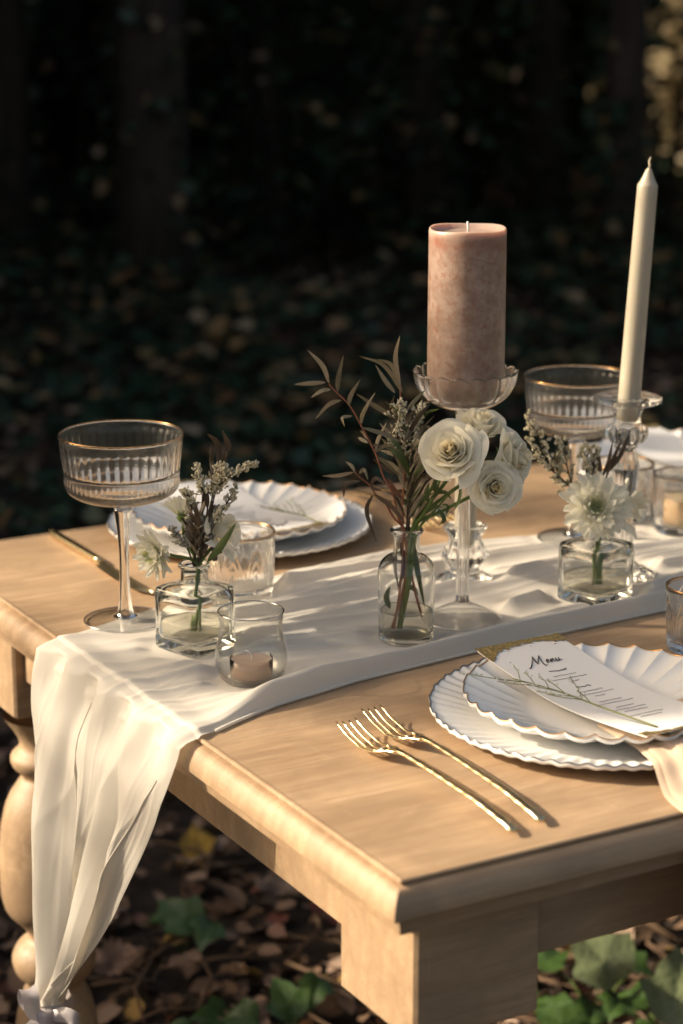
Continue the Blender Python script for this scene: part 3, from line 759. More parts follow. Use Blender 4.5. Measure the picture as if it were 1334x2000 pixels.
build_plate(.340, .210, 'white scalloped plate under the menu card on the near charger', 'gold_rim', .2)
build_plate(.345, .938, 'white scalloped plate on the charger across the table, behind the tumbler', 'gold_rim', .5)
build_plate(.989, .903, 'white scalloped plate at the far right edge behind the tumblers', 'gold_rim', .1)

def build_card(u, v, label, flip=False, text=True, L=.262, Wd=.094, tiltz=0.0):
    """card lies across the plate, its ends resting on the rim"""
    z0 = TOP + .0056 + .0252
    g = empty('menu_card', tuple(W(u, v, z0)), label, 'menu card', 'deckle edged menu cards', rz=TROT + (math.pi if flip else 0) + tiltz)
    rs = random.Random(5 if flip else 3)
    nx, ny = 25, 61
    def zc(y): return -.0085 * math.cos(math.pi * y / L) ** 2 + .0035 * (abs(y) / (L / 2)) ** 6
    w1 = [rs.uniform(-1, 1) for _ in range(nx)]; w2 = [rs.uniform(-1, 1) for _ in range(nx)]
    V = []
    for i in range(nx):
        x = -Wd / 2 + Wd * i / (nx - 1)
        t1 = L / 2 + .0018 * w1[i]; t0 = -L / 2 + .0018 * w2[i]
        for j in range(ny):
            y = t0 + (t1 - t0) * j / (ny - 1)
            V.append((x, y, zc(y)))
    n = len(V); V += [(x, y, z - .0009) for x, y, z in V]
    F = grid_faces(nx, ny); F += [tuple(i + n for i in q[::-1]) for q in F]
    ring = [i * ny for i in range(nx)] + [(nx - 1) * ny + j for j in range(1, ny)] + [i * ny + ny - 1 for i in range(nx - 2, -1, -1)] + [j for j in range(ny - 2, 0, -1)]
    for a, b in zip(ring, ring[1:] + ring[:1]): F.append((a, b, b + n, a + n))
    fix_normals(obj('card', V, F, M['card'], g, smooth=False))
    # torn gold foil at both ends
    for end, dep in ((1, .017), (-1, .011)):
        V = []; m = 40; k = 6
        prof = [abs(i / (m - 1) - .5) * 2 for i in range(m)]
        for i in range(m):
            x = -Wd / 2 - .0012 + (Wd + .0024) * i / (m - 1)
            d = dep * (.45 + .95 * prof[i] ** 2.2 + rs.uniform(-.22, .22))
            if end == 1: d *= (1.25 - .5 * (i / m))
            o = .0007 * rs.uniform(-1, 1)
            for j in range(k):
                y = L / 2 + .0022 + o - d * j / (k - 1)
                V.append((x, end * y, zc(y) + .0007 + .0005 * rs.random()))
        obj('gold_foil', V, grid_faces(m, k), M['goldleaf'], g, smooth=False)
    if text:
        lift = lambda x, y, dz=.0005: (x, y, zc(y) + dz)
        def stroke(pts, r0, name='lettering', mat='ink'):
            P = []
            for (x, y) in spline([(a, b) for a, b in pts], 7): P.append(lift(float(x), float(y)))
            m = len(P); obj(name, *tube(P, [r0 * (.45 + .9 * abs(math.sin(3.0 * i / m + .4))) for i in range(m)], 5), M[mat], g)
        ox, oy, k = -.0170, L / 2 - .0500, .0150
        def S(*p): return [(ox + k * (a + .38 * b), oy + k * b * 1.15) for a, b in p]
        # M
        stroke(S((-.35, -.25), (-.15, -.1), (.15, .5), (.35, 1.0)), .00038)
        stroke(S((.35, 1.0), (.36, .5), (.42, .08)), .00055)
        stroke(S((.42, .08), (.65, .6), (.85, 1.02)), .00034)
        stroke(S((.85, 1.02), (.80, .5), (.82, -.05), (.95, -.25), (1.08, -.05)), .00040)
        # e
        stroke(S((1.10, .12), (1.28, .22), (1.30, .38), (1.18, .36), (1.12, .14), (1.24, .0), (1.40, .10)), .00040)
        # n
        stroke(S((1.40, .10), (1.48, .38), (1.48, .02), (1.60, .36), (1.68, .34), (1.68, .04), (1.80, .08)), .00040)
        # u
        stroke(S((1.80, .08), (1.88, .38), (1.88, .08), (2.0, .02), (2.10, .36), (2.10, .06), (2.30, .14)), .00040)
        # the small lines of script below, too small to read
        rows = [(.068, .020, 'h'), (.0785, .026, 'l'), (.086, .038, 'l'), (.0935, .012, 'l'), (.108, .017, 'h'), (.119, .028, 'l'), (.1265, .040, 'l'), (.134, .012, 'l'),
                (.149, .026, 'l'), (.1565, .040, 'l'), (.171, .020, 'l'), (.179, .034, 'l'), (.187, .026, 'l'), (.2015, .036, 'l'), (.209, .024, 'l')]
        for d, w, kind in rows:
            y0 = L / 2 - d; a = .0016 if kind == 'h' else .0008; x = -w / 2; P = []
            while x < w / 2:
                step = rs.uniform(.0007, .0013) * (1.5 if kind == 'h' else 1)
                P.append(lift(x, y0 + a * rs.uniform(-1, 1.2))); x += step
            obj('script_line', *tube(P, .00034 if kind == 'h' else .00024, 4), M['ink2'] if kind == 'l' else M['ink'], g)
    return g
build_card(.340, .215, 'white menu card with torn gold ends and script heading on the near plate', False)
build_card(.345, .940, 'white menu card with torn gold ends on the plate across the table', True)
build_card(.989, .905, 'white menu card at the far right edge behind the tumblers', True, text=False)

def build_sprig(pts_uv, z, label, seed, buds=26, flip=1):
    rs = random.Random(seed)
    b = W(*pts_uv[0], z); g = empty('dried_sprig', tuple(b), label, 'sprig', 'dried sprigs on the menu cards')
    main = [W(p[0], p[1], z + .004 * math.sin(i * .9)) - b for i, p in enumerate(pts_uv)]
    main = spline(main, 6); obj('stem', *tube(main, [.0011 - .0006 * i / len(main) for i in range(len(main))], 6), M['sprigprint'], g)
    P = []; Q = []
    d = main[-1] - main[0]; d /= np.linalg.norm(d); side = np.array([-d[1], d[0], 0])
    for k in range(11):
        t = .45 + .55 * k / 11; p = main[int(t * (len(main) - 1))]; s = (1 if k % 2 else -1) * rs.uniform(.3, .75)
        L = rs.uniform(.022, .045); e = p + (d + side * s) * L + np.array([0, 0, rs.uniform(.001, .006)])
        m = (p + e) / 2 + side * s * .003; br = [p, m, e]; P.append(tube(br, .00045, 5))
        for j in range(5):
            c = p + (e - p) * (.45 + .14 * j) + np.array([rs.uniform(-1, 1), rs.uniform(-1, 1), rs.uniform(0, 1)]) * .0025
            Q.append(bud(c, e - p, .0011, .0026))
    obj('branchlets', *join(P), M['sprigprint'], g)['kind'] = 'stuff'
    obj('florets', *join(Q), M['sprigbud'], g)['kind'] = 'stuff'
def bud(c, d, r, l):
    d = np.array(d, float); d /= np.linalg.norm(d) + 1e-9
    a = np.cross(d, [.3, .2, .9]); a /= np.linalg.norm(a) + 1e-9; b = np.cross(d, a); c = np.array(c)
    V = [c - d * l * .4]
    for k in range(5):
        w = k * 2 * math.pi / 5; V.append(c + d * l * .15 + r * (math.cos(w) * a + math.sin(w) * b))
    V.append(c + d * l * .65)
    F = [(0, 1 + (k + 1) % 5, 1 + k) for k in range(5)] + [(6, 1 + k, 1 + (k + 1) % 5) for k in range(5)]
    return V, F
build_sprig([(.318, .100), (.302, .15), (.290, .21), (.278, .262)], TOP + .0325, 'dried green sprig along the left edge of the near menu card', 4)
build_sprig([(.388, .815), (.384, .835), (.380, .86), (.372, .885)], TOP + .0325, 'dried green sprig lying on the menu card across the table', 7)

def build_fork(u, v0, v1, label, rz=0.0):
    """handle end at v0, tines towards v1"""
    L = abs(v1 - v0); sgn = 1 if v1 > v0 else -1
    g = empty('dinner_fork', tuple(W(u, v0, TOP + .0006)), label, 'fork', 'gold forks', rz=TROT + (0 if sgn > 0 else math.pi) + rz)
    # y from handle end (0) to tine tips (L)
    ys = np.array([0, .012, .05, .11, .150, .166]) * L / .245; zs = [.0045, .0072, .0118, .0142, .0152, .0148]; ws = [.0040, .0044, .0038, .0031, .0027, .0034]; hs = [.0014, .0017, .0018, .0019, .0019, .0016]
    V = []; seg = 40; k = 10
    for i in range(seg):
        y = ys[-1] * i / (seg - 1); z = np.interp(y, ys, zs); w = np.interp(y, ys, ws); h = np.interp(y, ys, hs)
        fac = 1 + .09 * math.sin(i * 1.9)
        for j in range(k):
            a = 2 * math.pi * j / k; V.append((w * fac * math.copysign(abs(math.cos(a)) ** .7, math.cos(a)), y, z + h * math.copysign(abs(math.sin(a)) ** .8, math.sin(a))))
    F = grid_faces(seg, k, False, True) + [tuple(range(k)), tuple(range((seg - 1) * k, seg * k))]
    fix_normals(obj('handle', V, F, M['gold'], g))
    y0 = ys[-1] - .003; y1 = y0 + .030 * L / .245; yt = L
    # palm
    m, n = 14, 11
    def zz(y): return np.interp(y, [y0, y0 + .008, y1 - .006, y1 + .012, yt - .02, yt], [.0146, .0120, .0060, .0034, .0075, .0140])
    top = []; 
    for i in range(m):
        y = y0 + (y1 - y0) * i / (m - 1); w = np.interp(i / (m - 1), [0, .25, .6, 1], [.0036, .0058, .0108, .0118])
        for j in range(n):
            x = -1 + 2 * j / (n - 1); top.append((w * x, y, zz(y) + .0022 * abs(x) ** 2 * min(1, i / 5)))
    N_ = len(top); V = top + [(x, y, z - .0016) for x, y, z in top]
    F = grid_faces(m, n); F += [tuple(i + N_ for i in q[::-1]) for q in F]
    ring = [i * n for i in range(m)] + [(m - 1) * n + j for j in range(1, n)] + [i * n + n - 1 for i in range(m - 2, -1, -1)] + [j for j in range(n - 2, 0, -1)]
    F += [(a, b, b + N_, a + N_) for a, b in zip(ring, ring[1:] + ring[:1])]
    fix_normals(obj('head', V, F, M['gold'], g))
    for q in range(4):
        xc = -.0102 + .0068 * q; V = []; seg = 14
        for i in range(seg):
            t = i / (seg - 1); y = y1 - .004 + (yt - y1 + .004) * t; w = .0017 * (1 - .55 * t ** 2); x = xc * (1 - .04 * t)
            for a in range(6):
                an = 2 * math.pi * a / 6; V.append((x + w * math.cos(an), y, zz(y) - .0002 + .0022 * (abs(xc) / .0118) ** 2 * (1 - t * .4) + .0011 * (1 - .4 * t) * math.sin(an)))
        fix_normals(obj('tine', V, grid_faces(seg, 6, False, True) + [tuple(range(6)), tuple(range((seg - 1) * 6, seg * 6))], M['gold'], g))
build_fork(.1225, .028, .288, 'gold fork nearer the left table end, in front of the pair', .022)
build_fork(.1535, .034, .306, 'gold fork nearer the near charger plate, behind the pair')
build_fork(.545, 1.020, .800, 'gold fork just right of the plate across the table, partly behind willow leaves')
build_fork(.580, 1.020, .815, 'gold fork farther right of the plate across the table, seen past the willow stems')
def build_knife(u, v0, v1):
    L = abs(v1 - v0)
    g = empty('table_knife', tuple(W(u, v0, TOP + .0006)), 'gold table knife lying on bare wood behind the left coupe', 'knife', rz=TROT + math.pi)
    V = []; seg = 26; k = 8; yh = L * .50
    for i in range(seg):
        y = yh * i / (seg - 1); w = np.interp(i / seg, [0, .1, .6, 1], [.0040, .0058, .0048, .0040]); 
        for j in range(k):
            a = 2 * math.pi * j / k; V.append((w * math.cos(a), y, .0052 + .0046 * math.sin(a)))
    fix_normals(obj('handle', V, grid_faces(seg, k, False, True) + [tuple(range(k)), tuple(range((seg - 1) * k, seg * k))], M['gold'], g))
    V = []; seg = 22
    for i in range(seg):
        t = i / (seg - 1); y = yh - .002 + (L - yh) * t
        w0 = -.0035 - .0015 * math.sin(t * 2.6); w1 = np.interp(t, [0, .12, .5, .85, 1], [.004, .010, .0125, .010, -.001])
        for (x, z) in ((w0, .0050), ((w0 + w1) / 2, .0058), (w1, .0040), ((w0 + w1) / 2, .0036)): V.append((x, y, z))
    fix_normals(obj('blade', V, grid_faces(seg, 4, False, True) + [(0, 1, 2, 3), tuple(range((seg - 1) * 4, seg * 4))], M['steel'], g, smooth=False))
build_knife(.143, 1.030, .752)

def build_napkin():
    b = W(.40, .05, TOP); g = empty('satin_napkin', tuple(b), 'peach satin napkin tucked under the near plate, hanging off the table edge', 'napkin')
    path = [(.170, .0150), (.130, .0160), (.092, .0185), (.068, .0195), (.056, .0180), (.040, .0090), (.024, .0032), (.004, .0028), (-.009, .0026), (-.0165, -.0020), (-.0190, -.012), (-.0200, -.05), (-.022, -.11), (-.024, -.18), (-.026, -.25)]
    P = spline(path, 6); m = len(P); n = 44
    def left(vv, zz): return float(np.interp(vv, [-.02, .00, .03, .067, .107, .17], [.268, .266, .272, .286, .298, .305])) + .06 * max(0, -zz) 
    for k in range(2):      # two layers of the folded cloth, each edge stepped back from the one below
        V = []
        for i, (vv, zz) in enumerate(P):
            f = i / (m - 1); ul = left(vv, zz) + .0060 * k; ur = .475
            for j in range(n):
                t = j / (n - 1); u = ul + (ur - ul) * t ** 1.15
                edge = -.0018 * math.exp(-t * 40)
                wave = .0011 * math.sin(9 * t + 14 * f + k) * min(1, t * 8) + .0045 * float(sm(np.array(t), .10, .16)) * (k == 1)
                lift = .0021 * k + edge + float(wave)
                # offset along the outward side of the path
                d = P[min(i + 1, m - 1)] - P[max(i - 1, 0)]; d = d / np.linalg.norm(d); nv, nz = d[1], -d[0]
                V.append(W(u, vv + nv * lift, TOP + .0008 + zz + nz * lift) - b)
        obj('folded_layer', V, grid_faces(m, n), M['napkin'], g)
build_napkin()

# ------------------------------------------------------------------ flowers
def C3(p, y=0.0): return np.array([p[0] / 100., y, p[1] / 100.])
def blade(parent, pts, width, mat, roll=0.0, fold=.18, depth=(0, 0, 0), name='leaf', curl=0.0):
    """lanceolate leaf along a centre line"""
    P = spline([C3(p, depth[i]) for i, p in enumerate(pts)], 6); m = len(P); V = []
    for i, p in enumerate(P):
        t = P[min(i + 1, m - 1)] - P[max(i - 1, 0)]; t /= np.linalg.norm(t) + 1e-9
        a = np.cross(t, [0, 1, 0]); a /= np.linalg.norm(a) + 1e-9; nrm = np.cross(a, t)
        A = a * math.cos(roll) + nrm * math.sin(roll); B = nrm * math.cos(roll) - a * math.sin(roll)
        s = i / (m - 1); w = width * (math.sin(math.pi * min(max(s, .0), 1) ** .8) ** .85 + .04) * (1 if s < .97 else .4)
        for k in (-1, -.5, 0, .5, 1): V.append(p + A * w * k + B * (fold * w * abs(k) + curl * w * k * k))
    return obj(name, V, grid_faces(m, 5), M[mat], parent)
def stem(parent, pts, r0, r1, mat, depth=None, name='stem'):
    n = len(pts); depth = depth or [0] * n
    P = spline([C3(p, depth[i]) for i, p in enumerate(pts)], 6); m = len(P)
    return obj(name, *tube(P, [r0 + (r1 - r0) * i / (m - 1) for i in range(m)], 7), M[mat], parent)
def statice(root_loc, label, paths, start, seed, size=.0021, mat='statice', dmax=.02, dens=16, spread=.007, group=None, droop=0, side_len=.012):
    rs = random.Random(seed)
    g = empty('statice_sprig', tuple(root_loc), label, 'flower stem', group)
    Q = []; T = []
    for pi, path in enumerate(paths):
        n = len(path); de = [rs.uniform(-1, 1) * dmax * i / n for i in range(n)]
        P = spline([C3(p, de[i]) for i, p in enumerate(path)], 8); m = len(P)
        T.append(tube(P, [.0011 - .0006 * i / m for i in range(m)], 5))
        L = sum(np.linalg.norm(P[i + 1] - P[i]) for i in range(m - 1))
        nb = max(4, int(L * dens * 10))
        for k in range(nb):
            t = start + (1 - start) * k / nb; i = min(int(t * (m - 1)), m - 2); p = P[i]; d = P[i + 1] - P[i]; d /= np.linalg.norm(d) + 1e-9
            sd = np.array([rs.gauss(0, 1), rs.gauss(0, 1), rs.gauss(0, 1) + .2]); sd -= d * (sd @ d); sd /= np.linalg.norm(sd) + 1e-9
            l = side_len * rs.uniform(.35, 1) * (1.15 - .75 * (k / nb))
            e = p + (d * .8 + sd * .8) * l
            T.append(tube([p, (p + e) / 2 + sd * .0008, e], .0004, 4, False))
            for j in range(rs.randint(4, 7)):
                c = p + (e - p) * (.35 + .7 * rs.random()) + np.array([rs.gauss(0, 1), rs.gauss(0, 1), rs.gauss(0, 1)]) * .0011
                Q.append(bud(c, d + sd * .8 + np.array([0, 0, .4]), size * rs.uniform(.45, .75), size * rs.uniform(1.3, 2.2)))
    o = obj('branchlets', *join(T), M['stem_dark'], g); o['kind'] = 'stuff'
    o = obj('florets', *join(Q), M[mat], g, smooth=False); o['kind'] = 'stuff'
    return g
def align(axis, up=(0, 0, 1)):
    z = Vector(axis).normalized(); x = Vector(up).cross(z)
    if x.length < 1e-3: x = Vector((1, 0, 0)).cross(z)
    x.normalize(); y = z.cross(x)
    return Matrix((x, y, z)).transposed().to_4x4()
def mum(loc, label, axis, Rr, seed, stem_pts=None, layers=((.95, 18, 10), (.90, 18, 24), (.78, 15, 40), (.60, 13, 56), (.38, 10, 72)), group=None):
    """chrysanthemum: strap petals in whorls"""
    rs = random.Random(seed); g = empty('chrysanthemum', tuple(loc), label, 'flower', group)
    A = align(axis)
    def petal(L, curl, tip):
        V = []; m = 9; w0 = .125 * L + .0007
        for i in range(m):
            s = i / (m - 1); w = w0 * (math.sin(math.pi * (.10 + .80 * s)) ** .7) * (1 if s < .93 else .72)
            y = L * s; z = curl * L * s * s + tip * L * max(0, s - .65) ** 2 * 3
            for k in (-1, -.5, 0, .5, 1): V.append((w * k, y, z + .35 * w * k * k))
        return mesh_data('petal', V, grid_faces(m, 5), None)
    for li, (rr, n, tilt) in enumerate(layers):
        me = [petal(Rr * rr, rs.uniform(-.05, .18), rs.uniform(-.5, .6)) for _ in range(3)]
        for q in me: q.materials.append(M['mum_in'] if li >= len(layers) - 1 else M['mum'])
        for k in range(n):
            o = bpy.data.objects.new('petal', me[k % 3]); link(o, g)
            ang = 2 * math.pi * (k + .5 * (li % 2) + rs.uniform(-.22, .22)) / n
            s = rs.uniform(.82, 1.08)
            o.matrix_local = A @ Matrix.Rotation(ang, 4, 'Z') @ Matrix.Translation((0, .0015 + .001 * li, .0012 * li)) @ Matrix.Rotation(R(tilt + rs.uniform(-9, 9)), 4, 'X') @ Matrix.Rotation(rs.uniform(-.25, .25), 4, 'Y') @ Matrix.Scale(s, 4)
    # heart of short closed florets
    Q = []
    for k in range(34):
        a = k * 2.4; r = Rr * .20 * math.sqrt(k / 34); d = Vector((math.cos(a) * r * 2.2, math.sin(a) * r * 2.2, Rr * .5))
        p = A @ Vector((math.cos(a) * r, math.sin(a) * r, .004)); dd = (A.to_3x3() @ d)
        Q.append(bud(np.array(p), np.array(dd), .0016, .0085))
    obj('heart', *join(Q), M['mum_in'], g)
    v_, f_ = lathe(smooth_prof([(.0015, -.006), (.0045, -.003), (.0055, .001), (.001, .003)], 3), 12)
    o = obj('calyx', v_, f_, M['sepal'], g); o.matrix_local = A
    if stem_pts:
        P = spline([np.array(p) for p in stem_pts], 6); obj('stem', *tube(P, .0016, 7), M['stem_green'], g)
    return g
def rose(loc, label, axis, Rr, seed, n=24, open_=1.0, stem_pts=None, group=None, name='rose', droop=0.0, roll=0.0):
    """spiral of petals: tight heart, opening and curling back outwards"""
    rs = random.Random(seed); g = empty(name, tuple(loc), label, 'flower', group)
    A = align(axis) @ Matrix.Rotation(roll, 4, 'Z')
    na, nb = 13, 11
    for i in range(n):
        t = i / (n - 1); th0 = i * 2.39996 + rs.uniform(-.15, .15)
        half = R(95 - 42 * t) * rs.uniform(.9, 1.1)
        rtop = Rr * (.07 + .55 * t ** .9 + (.36 * open_) * t ** 3.0)
        rbase = Rr * (.03 + .12 * t)
        hgt = Rr * (1.02 - .16 * t - .46 * open_ * t ** 2.6) * rs.uniform(.95, 1.05)
        curl = (.02 + .20 * open_ * t ** 1.4) * Rr * rs.uniform(.6, 1.4)
        V = []
        w1, w2, w3 = rs.uniform(0, 6), rs.uniform(0, 6), rs.uniform(-1, 1)
        for ia in range(na):
            a = -1 + 2 * ia / (na - 1)
            rim = (1 - .30 * abs(a) ** 2.6 + .05 * (1 - abs(a)) ) * (1 + .035 * math.sin(5 * a + w1))
            for ib in range(nb):
                b = ib / (nb - 1)
                rad = rbase + (rtop - rbase) * (b ** .62) * (1 - .80 * (1 - t) ** 2.5 * b ** 2)
                rad -= .10 * Rr * t * (1 - abs(a)) * 0 + .05 * Rr * abs(a) ** 2 * t
                z = hgt * rim * (b ** (1.25 + .4 * t)) - Rr * .30
                cc = max(0, b - .70) / .30
                rad += curl * cc ** 2 * (1 + .6 * abs(a)); z -= curl * .75 * cc ** 3 * (1 + .5 * math.sin(4 * a + w2))
                rad += .030 * Rr * math.sin(5 * a + w1 + 3 * b) * b * b * t; z += .035 * Rr * math.sin(7 * a + w2) * b ** 3 * t
                th = th0 + a * half * (.35 + .65 * b ** .5) * (1 + .05 * w3)
                z -= droop * t * b * Rr * .5
                V.append((rad * math.cos(th), rad * math.sin(th), z))
        o = obj('petal', V, grid_faces(na, nb), M['rose_in'] if t < .30 else M['rose'], g)
        o.matrix_local = A
    for k in range(5):
        th = k * 2 * math.pi / 5 + .3; V = []
        for i in range(8):
            s = i / 7; w = Rr * .10 * math.sin(math.pi * (.2 + .78 * s)) ; r = Rr * (.10 + .42 * s); z = Rr * (-.34 - .10 * s ** 2 - .05 * math.sin(s * 3))
            for q in (-1, 0, 1):
                V.append((r * math.cos(th) - w * q * math.sin(th), r * math.sin(th) + w * q * math.cos(th), z))
        o = obj('sepal', V, grid_faces(8, 3), M['sepal'], g); o.matrix_local = A
    v_, f_ = lathe(smooth_prof([(.0016, -Rr * .58), (Rr * .12, -Rr * .46), (Rr * .15, -Rr * .36), (Rr * .10, -Rr * .28)], 3), 12)
    o = obj('hip', v_, f_, M['sepal'], g); o.matrix_local = A
    if stem_pts:
        P = spline([np.array(p) for p in stem_pts], 6); obj('stem', *tube(P, .0019, 7), M['stem_green'], g)
    return g

BOT = W(.305, .494, TOP + .0012); SQL = W(.110, .577, TOP + .0012); SQR = W(.551, .510, TOP + .0012)
rg = random.Random(11)
def rolls(k): return rg.uniform(-1.0, 1.0)
# --- willow leaf eucalyptus stems in the bottle
def euc(label, stem_path, leaves, seed, mats, d0=0.0, tail=None):
    rs = random.Random(seed)
    g = empty('willow_eucalyptus_stem', tuple(BOT), label, 'foliage stem', 'willow leaf stems in the bottle')
    n = len(stem_path); path = [tuple(p) for p in stem_path] + (tail or [])
    dep = [d0 * (1 - i / (n - 1)) if i < n else 0 for i in range(len(path))]
    stem(g, path, .0007, .0014, 'stem_red', dep)
    ztop, zbot = stem_path[0][1], stem_path[-1][1]
    for lf in leaves:
        f = min(max((lf[0][1] - zbot) / (ztop - zbot), 0), 1); base = d0 * f
        length = math.hypot(lf[2][0] - lf[0][0], lf[2][1] - lf[0][1])
        dd = rs.uniform(-.012, .012)
        blade(g, lf, .0016 + .00020 * min(length, 6), mats[rs.randrange(len(mats))], rs.uniform(-.75, .75), .15, (base, base + dd * .5, base + dd))
    return g
EU_A = [(-7.7,26.6),(-6.9,25.7),(-5.7,24.4),(-4.6,22.4),(-3.2,19.6),(-2.4,17.2),(-1.4,15.2),(-0.9,12.9),(-0.3,11.5)]
EU_B = [(-5.2,18.2),(-4.4,17.3),(-3.7,16.6),(-3.2,15.6),(-2.2,14.5),(-1.3,12.8),(-0.4,11.5)]
EU_C = [(-0.7,25.5),(-0.7,22.4),(-0.5,21.6),(-0.2,18.1),(-0.4,14.6),(-0.4,11.5)]
LA = [[(-7.7,26.7),(-8.3,28.5),(-9.8,30.2)],[(-8,26.8),(-9.6,26.7),(-11.1,26.6)],[(-7.5,26.1),(-8.4,26),(-9.5,25.3)],[(-6.9,25.8),(-6.8,27.4),(-6.3,29.7)],[(-6.5,25),(-7.7,24.5),(-9.1,22.9)],[(-5.8,24.4),(-5.6,25.5),(-4.7,27.1)],[(-5.4,23.4),(-6.4,23.3),(-6.2,22.5)],[(-4.6,22.5),(-4.4,23.8),(-3.2,26)],[(-4.5,22.2),(-2.4,21.6),(-0.5,20.7)],[(-4,21),(-4.3,21.5),(-4.7,21.7)],[(-3.9,20.6),(-4.5,20.8),(-4.9,20.9)],[(-3.2,19.7),(-2.9,20.9),(-2.1,22.5)],[(-3,19.2),(-1.9,18.2),(-0.7,16.9)],[(-3.2,19.6),(-1.9,20.3),(-0.5,19.4)],[(-3.6,20.4),(-1.6,19.9),(-0.4,18.7)]]
LB = [[(-5.2,18.2),(-5.5,18.7),(-6.1,19)],[(-5.3,18.2),(-6.8,17.9),(-8.4,17.9)],[(-4.6,17.2),(-6.1,16.8),(-6.3,15.4)],[(-4.8,18),(-4.3,18.5),(-3.9,17.5)],[(-3.7,16.8),(-3.1,17.5),(-2.1,16.9)],[(-3.4,16.9),(-3.4,16.3),(-2.5,16)],[(-3.4,15.6),(-4,13.9),(-3,10.7)],[(-3.3,15.6),(-1.6,14.3),(-0.1,12.3)]]
LC = [[(-0.7,25.8),(-1.2,28.7),(-0.8,31)],[(-1.1,26.8),(-1.7,27.9),(-3,28.3)],[(-0.5,25.1),(-2.3,27.9),(-4.7,29)],[(-1.2,25.1),(-2.2,26.4),(-3.2,28)],[(-0.5,25.2),(-1.2,26.6),(-1.8,27.1)],[(-0.9,22.4),(-3,23.7),(-5.1,25.1)],[(-1.8,23.2),(-1.6,24),(-1.3,25.1)],[(-0.1,23.3),(0.6,24.1),(1.9,25.4)],[(-0.4,20.4),(-1.7,21.1),(-2.8,22.1)],[(-0.5,18.7),(-1.6,19),(-2.7,19.2)],[(-0.6,17),(-1.9,17.6),(-3.5,18.9)],[(-1,19.3),(-1.2,20.4),(-1.7,22.2)],[(-0.4,15.7),(-0.6,17.5),(-1.1,19.5)],[(0.1,15.2),(0.2,16.9),(-0.2,18.7)],[(-0.5,14.6),(-1.3,15.7),(-1.9,16.9)],[(0.2,13.4),(0.4,15.2),(0.2,16.9)],[(-1.2,15.3),(-0.2,15.2),(0.6,14.1)],[(-0.5,12.3),(-0.9,14.6),(-2.4,15.2)],[(-0.3,22.3),(0.4,23),(0.9,23.9)]]
euc('long red eucalyptus stem with narrow olive leaves reaching far left from the bottle', EU_A, LA, 1, ['leaf_olive'], -.02, [(.2, 8.5), (.9, 5), (1.6, 2.4)])
euc('short eucalyptus stem curving left low over the bottle lip, one leaf hanging', EU_B, LB, 2, ['leaf_olive', 'leaf_dark'], -.035, [(0, 8), (-.6, 4), (-1.4, 1.2)])
euc('upright eucalyptus stem with wine red top leaves rising from the bottle', EU_C, LC, 3, ['leaf_olive', 'leaf_wine', 'leaf_dark', 'leaf_olive', 'leaf_olive', 'leaf_dark'], .01, [(-.4, 8), (-.8, 4), (-1.2, 1)])
STAT = [[(0,11.5),(0.1,16.9),(-0.3,21.6),(-0.7,24.6)],[(0.2,11.5),(0.3,18.1),(0.6,21.6),(1.3,23)],[(-0.1,21.6),(0.6,23.1),(1.6,23.8)],[(-0.3,21),(-0.9,22.8),(-1.3,24)],[(-0.4,19.3),(-1.3,20),(-1.8,20.4)],[(0.1,17.5),(-0.9,20.4),(-1,22.1)]]
statice(BOT, 'pale statice sprig rising among the willow leaves in the bottle', STAT, .45, 21, dmax=.015, dens=30, side_len=.011)
extra = empty('grey_willow_stem', tuple(BOT), 'dense tuft of thin dark leaves in the bottle neck', 'foliage stem')
stem(extra, [(.6, 20), (.4, 16), (.2, 11.5), (-.2, 6), (-.8, 1.2)], .0007, .0013, 'stem_dark')
for k in range(52):
    z0 = rg.uniform(12, 21.5); x0 = .25 + rg.uniform(-.5, .5); s = rg.choice([-1, 1, 1]); L = rg.uniform(1.8, 4.2)
    blade(extra, [(x0, z0), (x0 + s * L * .30, z0 + L * .62), (x0 + s * L * .62, z0 + L * rg.uniform(.75, 1.1))], rg.uniform(.0014, .0025), rg.choice(['leaf_olive', 'leaf_dark', 'leaf_olive', 'leaf_green']), rolls(0), .15, (rg.uniform(-.01, .01), rg.uniform(-.02, .02), rg.uniform(-.03, .02)))
# --- roses
F = np.array
def at(x, z, y=0.0): return BOT + np.array([x / 100, y, z / 100])
grp = 'cream roses in the bottle'
def rstem(loc, axis, Rr, mid): # from the hip down into the bottle
    hip = F(axis, float); hip = hip / np.linalg.norm(hip) * (-Rr * .55)
    e = BOT - loc
    return [hip, e + C3(mid[0], mid[1]), e + C3((.6, 11.6)), e + C3((.1, 6)), e + C3((-.6, 1.1))]
def add_rose(x, z, y, axis, Rr, seed, label, n, op, mid, droop=0, roll=0):
    l = at(x, z, y); rose(l, label, axis, Rr, seed, n, op, rstem(l, axis, Rr, mid), grp, droop=droop, roll=roll)
add_rose(4.2, 20.2, -.035, (-.22, -.80, .52), .0315, 1, 'largest open cream rose facing the camera, in front of the pedestal stem', 36, .85, ((2.4, 16.0), -.01))
add_rose(7.2, 21.5, .010, (.15, -.35, .85), .0280, 2, 'cream rose facing up just under the scalloped candle cup', 20, .55, ((3.2, 15.5), .0), roll=1.0)
add_rose(10.2, 19.0, -.010, (.85, -.45, .30), .0280, 3, 'cream rose in profile at the right of the rose cluster', 30, .9, ((4.2, 15.2), .0))
add_rose(8.4, 16.7, -.035, (.18, -.92, .18), .0265, 4, 'lowest cream rose half open below the other three', 32, .7, ((3.4, 13.6), -.01), roll=.8)
fg = empty('lisianthus_greens', tuple(BOT), 'fresh green bud stem with curling leaves beside the roses', 'foliage stem')
stem(fg, [(3.2, 17.2), (2.4, 15), (1.4, 13), (.9, 11.5), (.3, 6), (-.6, 1.2)], .0014, .0024, 'stem_green', [-.02, -.02, -.01, 0, 0, 0])
